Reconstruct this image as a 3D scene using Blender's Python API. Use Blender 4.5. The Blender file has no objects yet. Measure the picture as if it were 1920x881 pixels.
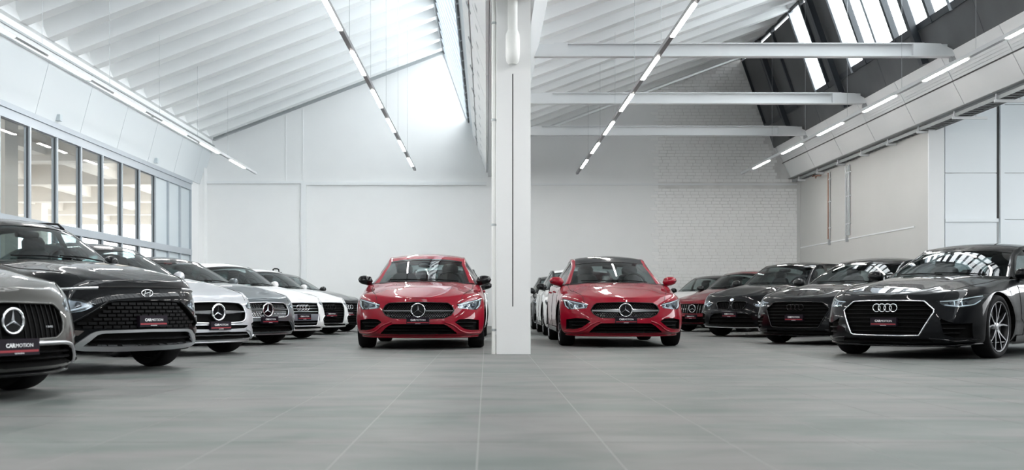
import bpy, bmesh, math, random
import numpy as np
from mathutils import Vector, Matrix
from mathutils.bvhtree import BVHTree

random.seed(7)
SC = bpy.context.scene
COL = SC.collection

# ------------------------------------------------------------------ camera
F, VX, VY, CH = 2024.0, 912.0, 573.0, 0.60      # focal length in px, vanishing point, eye height
cam_d = bpy.data.cameras.new('camera')
cam = bpy.data.objects.new('camera', cam_d); COL.objects.link(cam)
cam.location = (0, 0, CH); cam.rotation_euler = (math.pi/2, 0, 0)
cam_d.sensor_width = 36; cam_d.lens = F/1920*36
cam_d.shift_x = (960-VX)/1920; cam_d.shift_y = (VY-440.5)/1920
cam_d.clip_start = 0.05; cam_d.clip_end = 300
cam_d.dof.use_dof = True; cam_d.dof.focus_distance = 15.2; cam_d.dof.aperture_fstop = 2.8
SC.camera = cam
# ------------------------------------------------------------------ sky, exposure
W = bpy.data.worlds.new('sky'); SC.world = W; W.use_nodes = True
bg = W.node_tree.nodes['Background']
bg.inputs[0].default_value = (0.955, 0.98, 1.0, 1); bg.inputs[1].default_value = 4.2
SC.view_settings.view_transform = 'Standard'; SC.view_settings.look = 'None'
SC.view_settings.gamma = 1; SC.view_settings.use_curve_mapping = False
SC.view_settings.exposure = 1.3
SC.cycles.diffuse_bounces = 6; SC.cycles.max_bounces = 14; SC.cycles.transparent_max_bounces = 16
SC.cycles.sample_clamp_indirect = 8
def portal(c, u, v):
    """daylight portal over an opening: c centre, u,v half edge vectors (light goes u x v)"""
    l = bpy.data.lights.new('daylight_portal', 'AREA'); l.shape = 'RECTANGLE'
    u, v = Vector(u), Vector(v)
    l.size = 2*u.length; l.size_y = 2*v.length; l.cycles.is_portal = True
    o = bpy.data.objects.new('daylight_portal', l); COL.objects.link(o)
    n = u.cross(v).normalized()
    m = Matrix((u.normalized(), v.normalized(), n)).transposed().to_4x4(); m.translation = Vector(c)
    o.matrix_world = m

# ------------------------------------------------------------------ materials
MATS = {}
def nm(name):
    m = bpy.data.materials.new(name); m.use_nodes = True
    return m, m.node_tree.nodes, m.node_tree.links, m.node_tree.nodes['Principled BSDF']
def mat(name, col, rough=0.5, metal=0.0, coat=0.0, cior=1.42, noise=0.0, nscale=6.0, bump=0.0, emit=0.0, spec=0.5):
    if name in MATS: return MATS[name]
    m, N, L, p = nm(name)
    p.inputs['Base Color'].default_value = (*col, 1); p.inputs['Roughness'].default_value = rough
    p.inputs['Metallic'].default_value = metal; p.inputs['Coat Weight'].default_value = coat
    p.inputs['Coat Roughness'].default_value = 0.02; p.inputs['Coat IOR'].default_value = cior; p.inputs['Specular IOR Level'].default_value = spec
    if emit:
        p.inputs['Emission Color'].default_value = (*col, 1); p.inputs['Emission Strength'].default_value = emit
    if noise or bump:
        tc = N.new('ShaderNodeTexCoord'); n = N.new('ShaderNodeTexNoise')
        n.inputs['Scale'].default_value = nscale; n.inputs['Detail'].default_value = 5
        L.new(tc.outputs['Object'], n.inputs['Vector'])
        if noise:
            mx = N.new('ShaderNodeMix'); mx.data_type = 'RGBA'
            mx.inputs[6].default_value = (*[c*(1-noise) for c in col], 1)
            mx.inputs[7].default_value = (*[min(1, c*(1+noise)) for c in col], 1)
            L.new(n.outputs['Fac'], mx.inputs[0]); L.new(mx.outputs[2], p.inputs['Base Color'])
        if bump:
            b = N.new('ShaderNodeBump'); b.inputs['Strength'].default_value = bump; b.inputs['Distance'].default_value = 0.01
            L.new(n.outputs['Fac'], b.inputs['Height']); L.new(b.outputs[0], p.inputs['Normal'])
    MATS[name] = m; return m
def glass(name, tint, ior=1.5, rough=0.0):
    if name in MATS: return MATS[name]
    m, N, L, p = nm(name); N.remove(p)
    out = N['Material Output']
    t = N.new('ShaderNodeBsdfTransparent'); t.inputs[0].default_value = (*tint, 1)
    g = N.new('ShaderNodeBsdfGlossy'); g.inputs['Roughness'].default_value = rough
    lw = N.new('ShaderNodeLayerWeight'); pw = N.new('ShaderNodeMath'); pw.operation = 'POWER'; pw.inputs[1].default_value = 5
    f = N.new('ShaderNodeMapRange'); r0 = ((ior-1)/(ior+1))**2; f.inputs[3].default_value = r0
    L.new(lw.outputs['Facing'], pw.inputs[0]); L.new(pw.outputs[0], f.inputs[0])
    mx = N.new('ShaderNodeMixShader')
    L.new(f.outputs[0], mx.inputs[0]); L.new(t.outputs[0], mx.inputs[1]); L.new(g.outputs[0], mx.inputs[2])
    L.new(mx.outputs[0], out.inputs[0]); MATS[name] = m; return m

WHITE = mat('white_wall_paint', (.80, .81, .81), .6, noise=.02, nscale=1.5)
WHITE2 = mat('white_plaster', (.78, .79, .79), .55, noise=.025, nscale=2.0, bump=.08)
BRICK = mat('painted_brick', (.82, .825, .82), .55, noise=.05, nscale=3, bump=.25)
MORTAR = mat('brick_joint', (.67, .67, .66), .8, noise=.30, nscale=2.5)
ROOFW = mat('white_roof_paint', (.87, .885, .89), .6, noise=.03, nscale=1.0)
STEELW = mat('white_steel_paint', (.74, .76, .77), .4)
GALV = mat('galvanised_steel', (.42, .44, .45), .45, metal=.7, noise=.1, nscale=20)
ALU = mat('grey_aluminium_frame', (.40, .44, .48), .4, metal=.25)
GPANEL = mat('grey_infill_panel', (.50, .56, .59), .4)
DARKF = mat('dark_skylight_frame', (.035, .042, .05), .45)
DARKP = mat('dark_skylight_panel', (.10, .105, .11), .6, noise=.3, nscale=1.2)
JOINT = mat('dark_joint', (.10, .10, .10), .8)
LED = mat('led_diffuser', (1, .97, .93), .5, emit=40.0)
COPPER = mat('copper_pipe', (.30, .16, .11), .45, metal=.4)
CONC = mat('beige_concrete', (.60, .55, .49), .7, noise=.12, nscale=1.2)
PAVE = mat('outdoor_paving', (.45, .45, .44), .8, noise=.1)
PANE = glass('clear_pane', (.86, .875, .875), 1.45)
SKYPANE = glass('skylight_pane', (.86, .875, .88), 1.3)
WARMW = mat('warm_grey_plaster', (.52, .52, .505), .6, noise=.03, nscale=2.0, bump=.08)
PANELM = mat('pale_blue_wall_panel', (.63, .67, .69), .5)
PORC = mat('white_drain_pipe', (.80, .80, .78), .35)

def floor_mat():
    m, N, L, p = nm('slate_floor_tile')
    tc = N.new('ShaderNodeTexCoord'); ge = N.new('ShaderNodeNewGeometry')
    mp = N.new('ShaderNodeMapping'); mp.inputs['Scale'].default_value = (.6, 1.1, 1)
    L.new(ge.outputs['Position'], mp.inputs[0])
    n1 = N.new('ShaderNodeTexNoise'); n1.inputs['Scale'].default_value = 2.2; n1.inputs['Detail'].default_value = 7; n1.inputs['Roughness'].default_value = .6
    n1.inputs['Distortion'].default_value = .6
    n2 = N.new('ShaderNodeTexNoise'); n2.inputs['Scale'].default_value = 1.3; n2.inputs['Detail'].default_value = 6; n2.inputs['Distortion'].default_value = 1.2
    L.new(mp.outputs[0], n1.inputs[0]); L.new(mp.outputs[0], n2.inputs[0])
    r = N.new('ShaderNodeValToRGB'); r.color_ramp.elements[0].position = .3; r.color_ramp.elements[1].position = .72
    r.color_ramp.elements[0].color = (.060, .067, .065, 1); r.color_ramp.elements[1].color = (.225, .226, .22, 1)
    L.new(n1.outputs[0], r.inputs[0])
    r2 = N.new('ShaderNodeValToRGB'); r2.color_ramp.elements[0].position = .38; r2.color_ramp.elements[1].position = .62
    r2.color_ramp.elements[0].color = (.100, .124, .116, 1); r2.color_ramp.elements[1].color = (.195, .180, .180, 1)
    L.new(n2.outputs[0], r2.inputs[0])
    mx = N.new('ShaderNodeMix'); mx.data_type = 'RGBA'; mx.inputs[0].default_value = .5
    L.new(r.outputs[0], mx.inputs[6]); L.new(r2.outputs[0], mx.inputs[7]); L.new(mx.outputs[2], p.inputs['Base Color'])
    rr = N.new('ShaderNodeMapRange'); rr.inputs[3].default_value = .40; rr.inputs[4].default_value = .55; p.inputs['Specular IOR Level'].default_value = .14
    L.new(n1.outputs[0], rr.inputs[0]); L.new(rr.outputs[0], p.inputs['Roughness'])
    b = N.new('ShaderNodeBump'); b.inputs['Strength'].default_value = .06; b.inputs['Distance'].default_value = .01
    L.new(n1.outputs[0], b.inputs['Height']); L.new(b.outputs[0], p.inputs['Normal'])
    return m
TILE = floor_mat()
GROUT = mat('pale_grout', (.26, .26, .25), .6)

# ------------------------------------------------------------------ mesh helpers
class MB:
    def __init__(s): s.v = []; s.f = []; s.m = []
    def add(s, vs, fs, m=0):
        o = len(s.v); s.v += [tuple(v) for v in vs]
        for f in fs: s.f.append([i+o for i in f]); s.m.append(m)
    def box(s, a, b, m=0):
        x0, y0, z0 = a; x1, y1, z1 = b
        s.add([(x0,y0,z0),(x1,y0,z0),(x1,y1,z0),(x0,y1,z0),(x0,y0,z1),(x1,y0,z1),(x1,y1,z1),(x0,y1,z1)],
              [(0,3,2,1),(4,5,6,7),(0,1,5,4),(1,2,6,5),(2,3,7,6),(3,0,4,7)], m)
    def prism(s, prof, axis, a, b, m=0):
        """profile (2D closed polygon) extruded along an axis; prof coords are the other two axes in order"""
        def P(p, t):
            return {'x': (t, p[0], p[1]), 'y': (p[0], t, p[1]), 'z': (p[0], p[1], t)}[axis]
        n = len(prof)
        s.add([P(p, a) for p in prof]+[P(p, b) for p in prof],
              [list(range(n))[::-1], list(range(n, 2*n))]+[(i, (i+1) % n, (i+1) % n+n, i+n) for i in range(n)], m)
    def tube(s, path, r, n=8, closed=False, m=0, flat=None):
        path = [Vector(p) for p in path]; k = len(path); rings = []
        up0 = Vector((0, 0, 1))
        for i, p in enumerate(path):
            a = path[(i-1) % k] if closed or i > 0 else p; b = path[(i+1) % k] if closed or i < k-1 else p
            d = (b-a); d = d.normalized() if d.length > 1e-9 else Vector((1, 0, 0))
            up = up0 if abs(d.z) < .9 else Vector((1, 0, 0))
            e1 = d.cross(up).normalized(); e2 = e1.cross(d)
            if i and rings and not closed:
                pass
            rr = r[i] if isinstance(r, (list, tuple)) else r
            fl = flat or 1.0
            rings.append([p+(e1*math.cos(q)*fl+e2*math.sin(q))*rr for q in [2*math.pi*j/n for j in range(n)]])
        o = []
        for rg in rings: o += rg
        fs = []
        for i in range(k if closed else k-1):
            i2 = (i+1) % k
            for j in range(n): fs.append((i*n+j, i*n+(j+1) % n, i2*n+(j+1) % n, i2*n+j))
        if not closed: fs += [list(range(n))[::-1], [(k-1)*n+j for j in range(n)]]
        s.add(o, fs, m)
    def lathe(s, prof, c, axis='z', n=24, m=0, a0=0, a1=2*math.pi):
        """prof: list of (radius, along)"""
        full = abs(a1-a0-2*math.pi) < 1e-6; k = n if full else n+1
        vs = []
        for r, h in prof:
            for j in range(k):
                q = a0+(a1-a0)*j/n; u, w = r*math.cos(q), r*math.sin(q)
                vs.append({'z': (c[0]+u, c[1]+w, c[2]+h), 'y': (c[0]+u, c[1]+h, c[2]+w), 'x': (c[0]+h, c[1]+u, c[2]+w)}[axis])
        fs = []
        for i in range(len(prof)-1):
            for j in range(n): fs.append((i*k+j, i*k+(j+1) % k, (i+1)*k+(j+1) % k, (i+1)*k+j))
        s.add(vs, fs, m)
    def grid(s, rows, m=0, loop=False):
        n = len(rows[0]); vs = [v for r in rows for v in r]; fs = []
        for i in range(len(rows)-1):
            for j in range(n if loop else n-1):
                fs.append((i*n+j, i*n+(j+1) % n, (i+1)*n+(j+1) % n, (i+1)*n+j))
        s.add(vs, fs, m)
    def mesh(s, name, mats, smooth=None, merge=None, recalc=True):
        me = bpy.data.meshes.new(name); me.from_pydata(s.v, [], s.f)
        for m in (mats if isinstance(mats, (list, tuple)) else [mats]): me.materials.append(m)
        me.polygons.foreach_set('material_index', s.m)
        if merge or recalc:
            bm = bmesh.new(); bm.from_mesh(me)
            if merge: bmesh.ops.remove_doubles(bm, verts=bm.verts, dist=merge)
            if merge: bmesh.ops.dissolve_degenerate(bm, dist=1e-6, edges=bm.edges)
            bmesh.ops.recalc_face_normals(bm, faces=bm.faces); bm.to_mesh(me); bm.free()
        if smooth:
            me.polygons.foreach_set('use_smooth', [True]*len(me.polygons))
            if smooth < 179: me.set_sharp_from_angle(angle=math.radians(smooth))
        me.update(); return me
    def build(s, name, mats, parent=None, smooth=None, **k):
        return link(name, s.mesh(name, mats, smooth, **k), parent)
def link(name, me, parent=None):
    o = bpy.data.objects.new(name, me); COL.objects.link(o)
    if parent: o.parent = parent
    return o
def tag(o, label=None, cat=None, group=None, kind=None):
    if label: o['label'] = label
    if cat: o['category'] = cat
    if group: o['group'] = group
    if kind: o['kind'] = kind
    return o
def empty(name, loc=(0, 0, 0), rz=0):
    o = bpy.data.objects.new(name, None); COL.objects.link(o)
    o.location = loc; o.rotation_euler = (0, 0, rz); o.empty_display_size = .2; return o
def at(px, py, Y): return Vector(((px-VX)*Y/F, Y, CH+(VY-py)*Y/F))
def text_mesh(txt, size, depth=.002, bold=0.0):
    cu = bpy.data.curves.new('lettering', 'FONT'); cu.body = txt; cu.size = size; cu.extrude = depth; cu.offset = bold
    cu.resolution_u = 2; cu.align_x = 'LEFT'
    o = bpy.data.objects.new('lettering', cu); COL.objects.link(o)
    dg = bpy.context.evaluated_depsgraph_get()
    me = bpy.data.meshes.new_from_object(o.evaluated_get(dg))
    bpy.data.objects.remove(o); bpy.data.curves.remove(cu); return me
def pchip(xs, ys):
    xs = np.array(xs, float); ys = np.array(ys, float)
    if xs[0] > xs[-1]: xs = xs[::-1]; ys = ys[::-1]
    h = np.diff(xs); d = np.diff(ys)/h; m = np.zeros(len(xs))
    for i in range(1, len(xs)-1):
        if d[i-1]*d[i] > 0:
            w1 = 2*h[i]+h[i-1]; w2 = h[i]+2*h[i-1]; m[i] = (w1+w2)/(w1/d[i-1]+w2/d[i])
    m[0] = d[0]; m[-1] = d[-1]
    def f(x):
        x = min(max(x, xs[0]), xs[-1]); i = int(np.searchsorted(xs, x)-1); i = min(max(i, 0), len(h)-1)
        t = (x-xs[i])/h[i]; t2 = t*t; t3 = t2*t
        return float((2*t3-3*t2+1)*ys[i]+(t3-2*t2+t)*h[i]*m[i]+(-2*t3+3*t2)*ys[i+1]+(t3-t2)*h[i]*m[i+1])
    return f

# ================================================================== THE HALL
YB, YF = 31.9, -9.0                       # back wall, wall behind the viewer
XL, XR = -8.42, 9.19                      # side walls
EAVE = [(-8.05, 5.50), (0.95, 5.50)]      # rib soffit at the eave of each bay
RIDGE = [(-1.21, 8.10), (7.565, 7.945)]
GD = (1.122, -3.203)                      # glazing plane, from ridge downwards
GN = (-.9438, -.3306)                     # its normal into the hall
def gl(b, t, o=0): return (RIDGE[b][0]+GD[0]*t+GN[0]*o, RIDGE[b][1]+GD[1]*t+GN[1]*o)
def gslab(mb, b, t0, t1, y0, y1, o0, o1, m=0):
    mb.prism([gl(b, t0, o0), gl(b, t1, o0), gl(b, t1, o1), gl(b, t0, o1)], 'y', y0, y1, m)

# ---- floor: bed, 300 single tiles, the remaining tiles
TW, TLN = 0.549, 1.098
X0T = -0.036
fl = MB(); fl.box((-8.6, YF-.2, -.06), (16.2, YB+.2, -.0008)); floor = fl.build('floor', GROUT); tag(floor, kind='structure', label='grey slate tiled showroom floor with pale joints', cat='floor')
cells = []
i0, i1 = int((-8.42-X0T)/TW)-1, int((16-X0T)/TW)+1
for i in range(i0, i1):
    for j in range(int((YF)/TLN)-1, int(YB/TLN)+1):
        xa, xb = X0T+i*TW, X0T+(i+1)*TW; ya, yb = j*TLN+.35, (j+1)*TLN+.35
        xa, xb, ya, yb = max(xa, -8.5), min(xb, 16.1), max(ya, YF), min(yb, YB)
        if xb-xa < .03 or yb-ya < .03: continue
        cells.append((xa, xb, ya, yb))
def vis(c):
    xm, ym = (c[0]+c[1])/2, (c[2]+c[3])/2
    return ym > 3.6 and abs(xm*F/ym-48) < 1000
one = sorted([c for c in cells if vis(c) and abs(c[1]-c[0]-TW) < 1e-4 and abs(c[3]-c[2]-TLN) < 1e-4], key=lambda c: c[2]+abs(c[0])*.05)[:300]
def tile_mb(mb, xa, xb, ya, yb):
    g = .0030
    mb.box((xa+g, ya+g, -.004), (xb-g, yb-g, 0.0))
tm = MB(); tile_mb(tm, 0, TW, 0, TLN); tme = tm.mesh('tile', TILE)
for c in one:
    o = link('tile', tme, floor); o.location = (c[0], c[2], 0)
rest = MB(); os_ = set(one)
for c in cells:
    if c not in os_: tile_mb(rest, *c)
tag(rest.build('tiles', TILE, floor), kind='stuff')

# ---- back wall with saw-tooth top
def roofz(b, x): return EAVE[b][1]+(RIDGE[b][1]-EAVE[b][1])*(x-EAVE[b][0])/(RIDGE[b][0]-EAVE[b][0])
prof = [(-8.6, -.05), (16.2, -.05), (16.2, 5.7), (9.1, 5.0), gl(1, .8), (RIDGE[1][0]+.05, RIDGE[1][1]+.25), (.8, 5.75),
        gl(0, .8), (RIDGE[0][0]+.05, RIDGE[0][1]+.25), (-8.3, 5.75), (-8.6, 5.6)]
wb = MB(); wb.prism(prof, 'y', YB, YB+.25); wall_back = wb.build('wall_back', WHITE2); tag(wall_back, kind='structure', label='white back wall with painted brick on its right half', cat='wall')
ledge = MB(); Zl = at(0, 346, YB).z
ledge.box((-5.37, YB-.045, Zl-.02), (.0, YB, Zl+.05)); ledge.box((-5.37, YB-.02, Zl+.05), (.0, YB, Zl+.08))
tag(ledge.build('trim_1', STEELW), kind='structure')
ledge = MB(); Zl2 = at(0, 343, YB).z; ledge.box((-8.3, YB-.04, Zl2-.02), (-5.37, YB, Zl2+.05)); tag(ledge.build('trim_2', STEELW), kind='structure')
ledge = MB(); ledge.box((1.0, YB-.04, Zl-.02), (9.19, YB, Zl+.03)); tag(ledge.build('trim_3', STEELW), kind='structure')
pil = MB(); pil.box((-5.47, YB-.06, 0), (-5.32, YB, Zl2-.02)); tag(pil.build('trim_4', STEELW), kind='structure')
for k, px in enumerate((536, 568)):
    g = MB(); x = (px-VX)*YB/F; g.box((x-.006, YB-.012, Zl2+.06), (x+.006, YB, roofz(0, x)+.05)); tag(g.build('trim_%d' % (5+k), WHITE), kind='structure')
# bricks
BW, BH, G = .242, .094, .011
cells = []
for r in range(0, 82):
    z = .02+r*BH; x = 4.9+(.121 if r % 2 else 0)+.06*math.sin(r*1.7)
    while x < XR:
        xe = min(x+BW, XR); zt = min(roofz(1, max(x, .95)), 20)
        gx = (z+BH-RIDGE[1][1])/GD[1]
        lim = RIDGE[1][0]+GD[0]*max(gx, 0)
        if abs(z+BH/2-Zl) > .09 and z+BH < min(roofz(1, min(xe, RIDGE[1][0])), 9) and (xe < lim-.02 or z+BH < 4.38) and xe-x > .05:
            cells.append((x, xe, z, z+BH))
        x += BW
mo = MB(); mo.prism([(5.08, 0), (XR-.02, 0), (XR-.02, 4.38), gl(1, .8386, .03), gl(1, 0, .05), (5.08, roofz(1, 5.08))], 'y', YB-.0015, YB+.01); mo.build('mortar', MORTAR, wall_back)
def brick(mb, x0, x1, z0, z1, d):
    e = .004
    a = [(x0+G/2, z0+G/2), (x1-G/2, z0+G/2), (x1-G/2, z1-G/2), (x0+G/2, z1-G/2)]
    b = [(x0+G/2+e, z0+G/2+e), (x1-G/2-e, z0+G/2+e), (x1-G/2-e, z1-G/2-e), (x0+G/2+e, z1-G/2-e)]
    mb.add([(p[0], YB, p[1]) for p in a]+[(p[0], YB-d, p[1]) for p in b], [(4, 5, 6, 7), (0, 1, 5, 4), (1, 2, 6, 5), (2, 3, 7, 6), (3, 0, 4, 7)])
full = [c for c in cells if abs(c[1]-c[0]-BW) < 1e-4 and 1.5 < c[2] < 5.4]
full.sort(key=lambda c: abs((c[0]+c[1])/2-7.3)+abs(c[2]-3.4)); one = full[:298]; os_ = set(one)
bm_ = MB(); brick(bm_, -BW/2, BW/2, 0, BH, .009); bme = bm_.mesh('brick', BRICK)
for c in one:
    o = link('brick', bme, wall_back); o.location = ((c[0]+c[1])/2, random.uniform(-.002, .002), c[2])
rest = MB()
for c in cells:
    if c not in os_: brick(rest, *c, .009+random.uniform(-.002, .002))
tag(rest.build('bricks', BRICK, wall_back), kind='stuff')

# ---- left wall: glazed front, tilted panels, gutter band
def yx(px, X): return X*F/(px-VX)
mull = [30.7, 29.65, 28.55, 27.4]+[27.4-1.255*k for k in range(1, 20)]     # mullion depths, far to near
ZT, ZH = 3.89, 4.16
lw = MB(); lw.box((XL-.2, 30.75, 0), (XL, YB, 4.16)); lw.box((XL-.2, YF, 0), (XL, mull[-1], 4.16)); tag(lw.build('wall_left', WHITE2), kind='structure')
win = MB()
win.box((XL-.10, mull[-1], ZT), (XL+.02, 30.75, ZH-.10)); win.box((XL-.10, mull[-1], ZH-.10), (XL+.05, 30.75, ZH))
window = win.build('window_1', ALU); tag(window, kind='structure', label='long glazed front with grey aluminium frames along the left side', cat='window')
fr = MB()
for y in mull: fr = MB(); fr.box((XL-.08, y-.032, .05), (XL+.03, y+.032, ZT)); fr.build('mullion', ALU, window)
for z0, z1 in ((0, .14), (2.04, 2.20), (1.02, 1.10)):
    t = MB(); t.box((XL-.07, mull[-1], z0), (XL+.035, 30.75, z1)); t.build('transom', ALU, window)
for k in range(len(mull)-1):
    ya, yb = mull[k+1]+.03, mull[k]-.03
    for z0, z1 in ((.14, 1.02), (1.10, 2.04), (2.20, ZT)):
        p = MB(); p.box((XL-.045, ya, z0), (XL-.03, yb, z1))
        if k < 3: p.build('infill_panel', GPANEL, window)
        else:
            p.build('pane', PANE, window)
            s = MB()   # dark rubber seal down one edge
            s.box((XL-.03, yb-.022, z0), (XL+.0, yb, z1)); s.box((XL-.03, ya, z1-.02), (XL, yb, z1)); s.build('seal', DARKF, window)
tp = []
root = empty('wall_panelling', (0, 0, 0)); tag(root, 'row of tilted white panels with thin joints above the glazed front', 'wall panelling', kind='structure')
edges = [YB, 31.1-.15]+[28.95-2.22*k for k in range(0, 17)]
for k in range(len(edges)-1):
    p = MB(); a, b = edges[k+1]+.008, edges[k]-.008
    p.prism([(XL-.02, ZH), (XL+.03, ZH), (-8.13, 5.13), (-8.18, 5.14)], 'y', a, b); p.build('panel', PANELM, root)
bk = MB(); bk.prism([(XL-.2, ZH), (XL, ZH), (-8.17, 5.13), (-8.17, 5.95), (-8.37, 5.95)], 'y', YF, YB); bk.build('backing', JOINT, root)
bd = MB(); bd.prism([(-8.17, 5.13), (-8.06, 5.13), (-8.06, 5.30), (-8.10, 5.34), (-8.10, 5.95), (-8.17, 5.95)], 'y', YF, YB); bd.build('gutter_band', ROOFW, root)
ln = MB(); ln.box((-8.06, YF, 5.30), (-8.03, YB, 5.335)); ln.build('edge_strip', GALV, root)
for k in range(5):
    b = MB(); y = 17.6+k*4.2; b.box((-8.05, y-.05, 5.14), (-7.97, y+.05, 5.24)); b.build('bracket', GALV, root)
for px in (108, 291):
    y = yx(px, XL+.06); b = MB(); b.box((XL+.03, y-.06, 4.20), (XL+.13, y+.06, 4.32)); b.build('sensor_box', GPANEL, root)

# ---- roof: two bays of ribbed slab
ribs_y = [30.3-1.153*k for k in range(-1, 27)]
for b in (0, 1):
    (ex, ez), (rx, rz) = EAVE[b], RIDGE[b]
    d = Vector((rx-ex, rz-ez)).normalized(); n = Vector((-d.y, d.x))
    P = lambda u, o: (ex+d.x*u+n.x*o, ez+d.y*u+n.y*o)
    Lr = Vector((rx-ex, rz-ez)).length
    s = MB(); s.prism([P(-.12, .34), P(Lr+.12, .34), P(Lr+.12, .46), P(-.12, .46)], 'y', YF-.2, YB+.25)
    ceil = s.build('ceiling', ROOFW); tag(ceil, kind='structure', label=('ribbed white roof slope over the left half of the hall', 'ribbed white roof slope over the right half of the hall')[b], cat='ceiling')
    rb = MB(); w0, w1 = .15, .21
    vs = []
    for u in (-.02, Lr):
        for (dy, o) in ((-w0, 0), (w0, 0), (w1, .36), (-w1, .36)):
            q = P(u, o); vs.append((q[0], dy, q[1]))
    rb.add(vs, [(0, 1, 2, 3), (7, 6, 5, 4), (0, 4, 5, 1), (1, 5, 6, 2), (2, 6, 7, 3), (3, 7, 4, 0)]); rme = rb.mesh('rib', ROOFW)
    for y in ribs_y:
        o = link('rib', rme, ceil); o.location.y = y
    e = MB(); e.prism([P(-.1, .0), P(.02, .0), P(.02, .36), P(-.1, .36)], 'y', YF, YB); e.build('eave_block', ROOFW, ceil)
    rg = MB(); rg.prism([P(Lr-.1, .02), P(Lr+.08, .02), P(Lr+.08, .36), P(Lr-.1, .36)], 'y', YF, YB); rg.build('ridge_beam', STEELW, ceil)
    we = MB(); we.prism([P(0, -.03), P(Lr, -.03), P(Lr, .12), P(0, .12)], 'y', YB-.14, YB); we.build('wall_plate', GALV if b == 0 else ROOFW, ceil)

# ---- skylight glazing of each bay
def skylight(b, name, label):
    root = empty(name); tag(root, label, 'window', kind='structure')
    if b == 1:
        edges = [(24.3, 26.0, 'P'), (26.0, 26.9, 'G'), (26.9, 28.6, 'P'), (28.6, 30.2, 'P'), (30.2, YB, 'P')]
        y = 24.3
        while y > YF: edges.append((max(y-.86, YF), y, 'G')); y -= .86
    else:
        edges = []; y = YB
        while y > YF: edges.append((max(y-.9, YF), y, 'G')); y -= .9
    t0, t1 = .03, .632
    for k, (ya, yb, kd) in enumerate(edges):
        p = MB()
        if kd == 'G':
            gslab(p, b, t0, t1, ya+.04, yb-.04, -.02, -.01); p.build('pane', SKYPANE, root)
        else:
            gslab(p, b, t0, t1, ya+.03, yb-.03, -.06, .0); p.build('infill_panel', DARKP, root)
        f = MB(); wd = .05 if kd == 'G' else .04
        gslab(f, b, 0, t1+.02, yb-wd, yb+wd, -.05, .07); f.build('glazing_bar', ALU if (kd == 'G' and (k % 2 or b == 0)) else DARKF, root)
    for t in (0.0, .632):
        f = MB(); gslab(f, b, t-.018, t+.018, YF, YB, -.06, .06); f.build('rail', DARKF, root)
    y = YB; k = 0
    while y > YF+1:
        s = MB(); gslab(s, b, .65, .8386, max(y-2.25, YF)+.01, y-.01, -.05, .02); s.build('sill_panel', DARKP if b else GPANEL, root)
        if k % 2 == 0 and b == 1:
            s = MB(); gslab(s, b, 0, .8386, y-2.25-.07, y-2.25+.07, .07, .20); s.build('post', DARKF if b else ALU, root)
        y -= 2.25; k += 1
    c = gl(b, .33, -.12); hv = (GD[0]*.33, 0, GD[1]*.33)
    portal((c[0], (YF+YB)/2, c[1]), hv, (0, (YB-YF)/2, 0))
    return root
skylight(0, 'window_2', 'steep skylight strip above the central column')
skylight(1, 'window_3', 'steep skylight strip of bright panes and dark frames at the top right')

# ---- gutter boxes
cg = empty('gutter_beam'); tag(cg, 'white V shaped gutter box running along the top of the central column', 'gutter beam')
g = MB(); g.prism([(.05, 4.40), (.60, 4.40), (.95, 5.33), (.95, 5.60), (gl(0, .80)[0], gl(0, .80)[1]+.05), gl(0, .8386, -.02), (.06, 4.50)], 'y', YF, YB); g.build('box', STEELW, cg)
y = YB
while y > YF+2:
    for t0, t1 in ((.76, .86), (.885, 1.11)):
        p = MB(); gslab(p, 0, t0, t1, y-2.22, y-.01, .0, .05); pn = p.build('fascia_panel', WHITE, cg)
        if t0 > .8:
            for q in (.45, 1.55):
                s = MB(); gslab(s, 0, .97, 1.0, y-q-.10, y-q+.10, .049, .052); s.build('slot', GALV, pn)
    y -= 2.25
g = MB(); gslab(g, 0, .86, .885, YF, YB, -.02, .01); g.build('gap', JOINT, cg)
for k in range(9):
    g = MB(); gslab(g, 0, .84, .90, 30.5-k*2.25-.05, 30.5-k*2.25+.05, .03, .065); g.build('clip', GALV, cg)

rgb = empty('gutter_beam'); tag(rgb, 'white panelled gutter box under the dark skylight along the right side', 'gutter beam')
def rf(s, o=0):     # face of the right gutter box
    return (8.506+.454*s-.889*o, 5.26-.88*s-.458*o)
g = MB(); g.prism([rf(0, -.04), rf(1, -.03), (8.96, 4.38), (9.64, 4.38), (9.64, 5.2), (9.0, 5.45)], 'y', YF, YB); g.build('box', STEELW, rgb)
k = 0; y = 31.6
while y > YF+3:
    for s0, s1, o in ((0, .26, .03), (.53, 1.0, .045)):
        p = MB(); a, b_ = y-2.28, y-.012
        p.prism([rf(s0, -.03), rf(s1, -.03), rf(s1, o), rf(s0, o)], 'y', a, b_); p.build('panel', WHITE, rgb)
    for q in range(4):
        p = MB(); s0 = .275+q*.058; p.prism([rf(s0, -.03), rf(s0+.052, -.03), rf(s0+.052, .03), rf(s0, .03)], 'y', y-2.28, y-.012); p.build('rib', STEELW, rgb)
    y -= 2.29; k += 1
g = MB(); g.prism([rf(.505, -.03), rf(.53, -.03), rf(.53, .0), rf(.505, .0)], 'y', YF, YB); g.build('gap', JOINT, rgb)
g = MB(); g.prism([rf(1.0, .06), (8.96-.04, 4.34), (9.02, 4.34), (9.02, 4.40)], 'y', YF, YB); g.build('lip', GALV, rgb)
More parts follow.
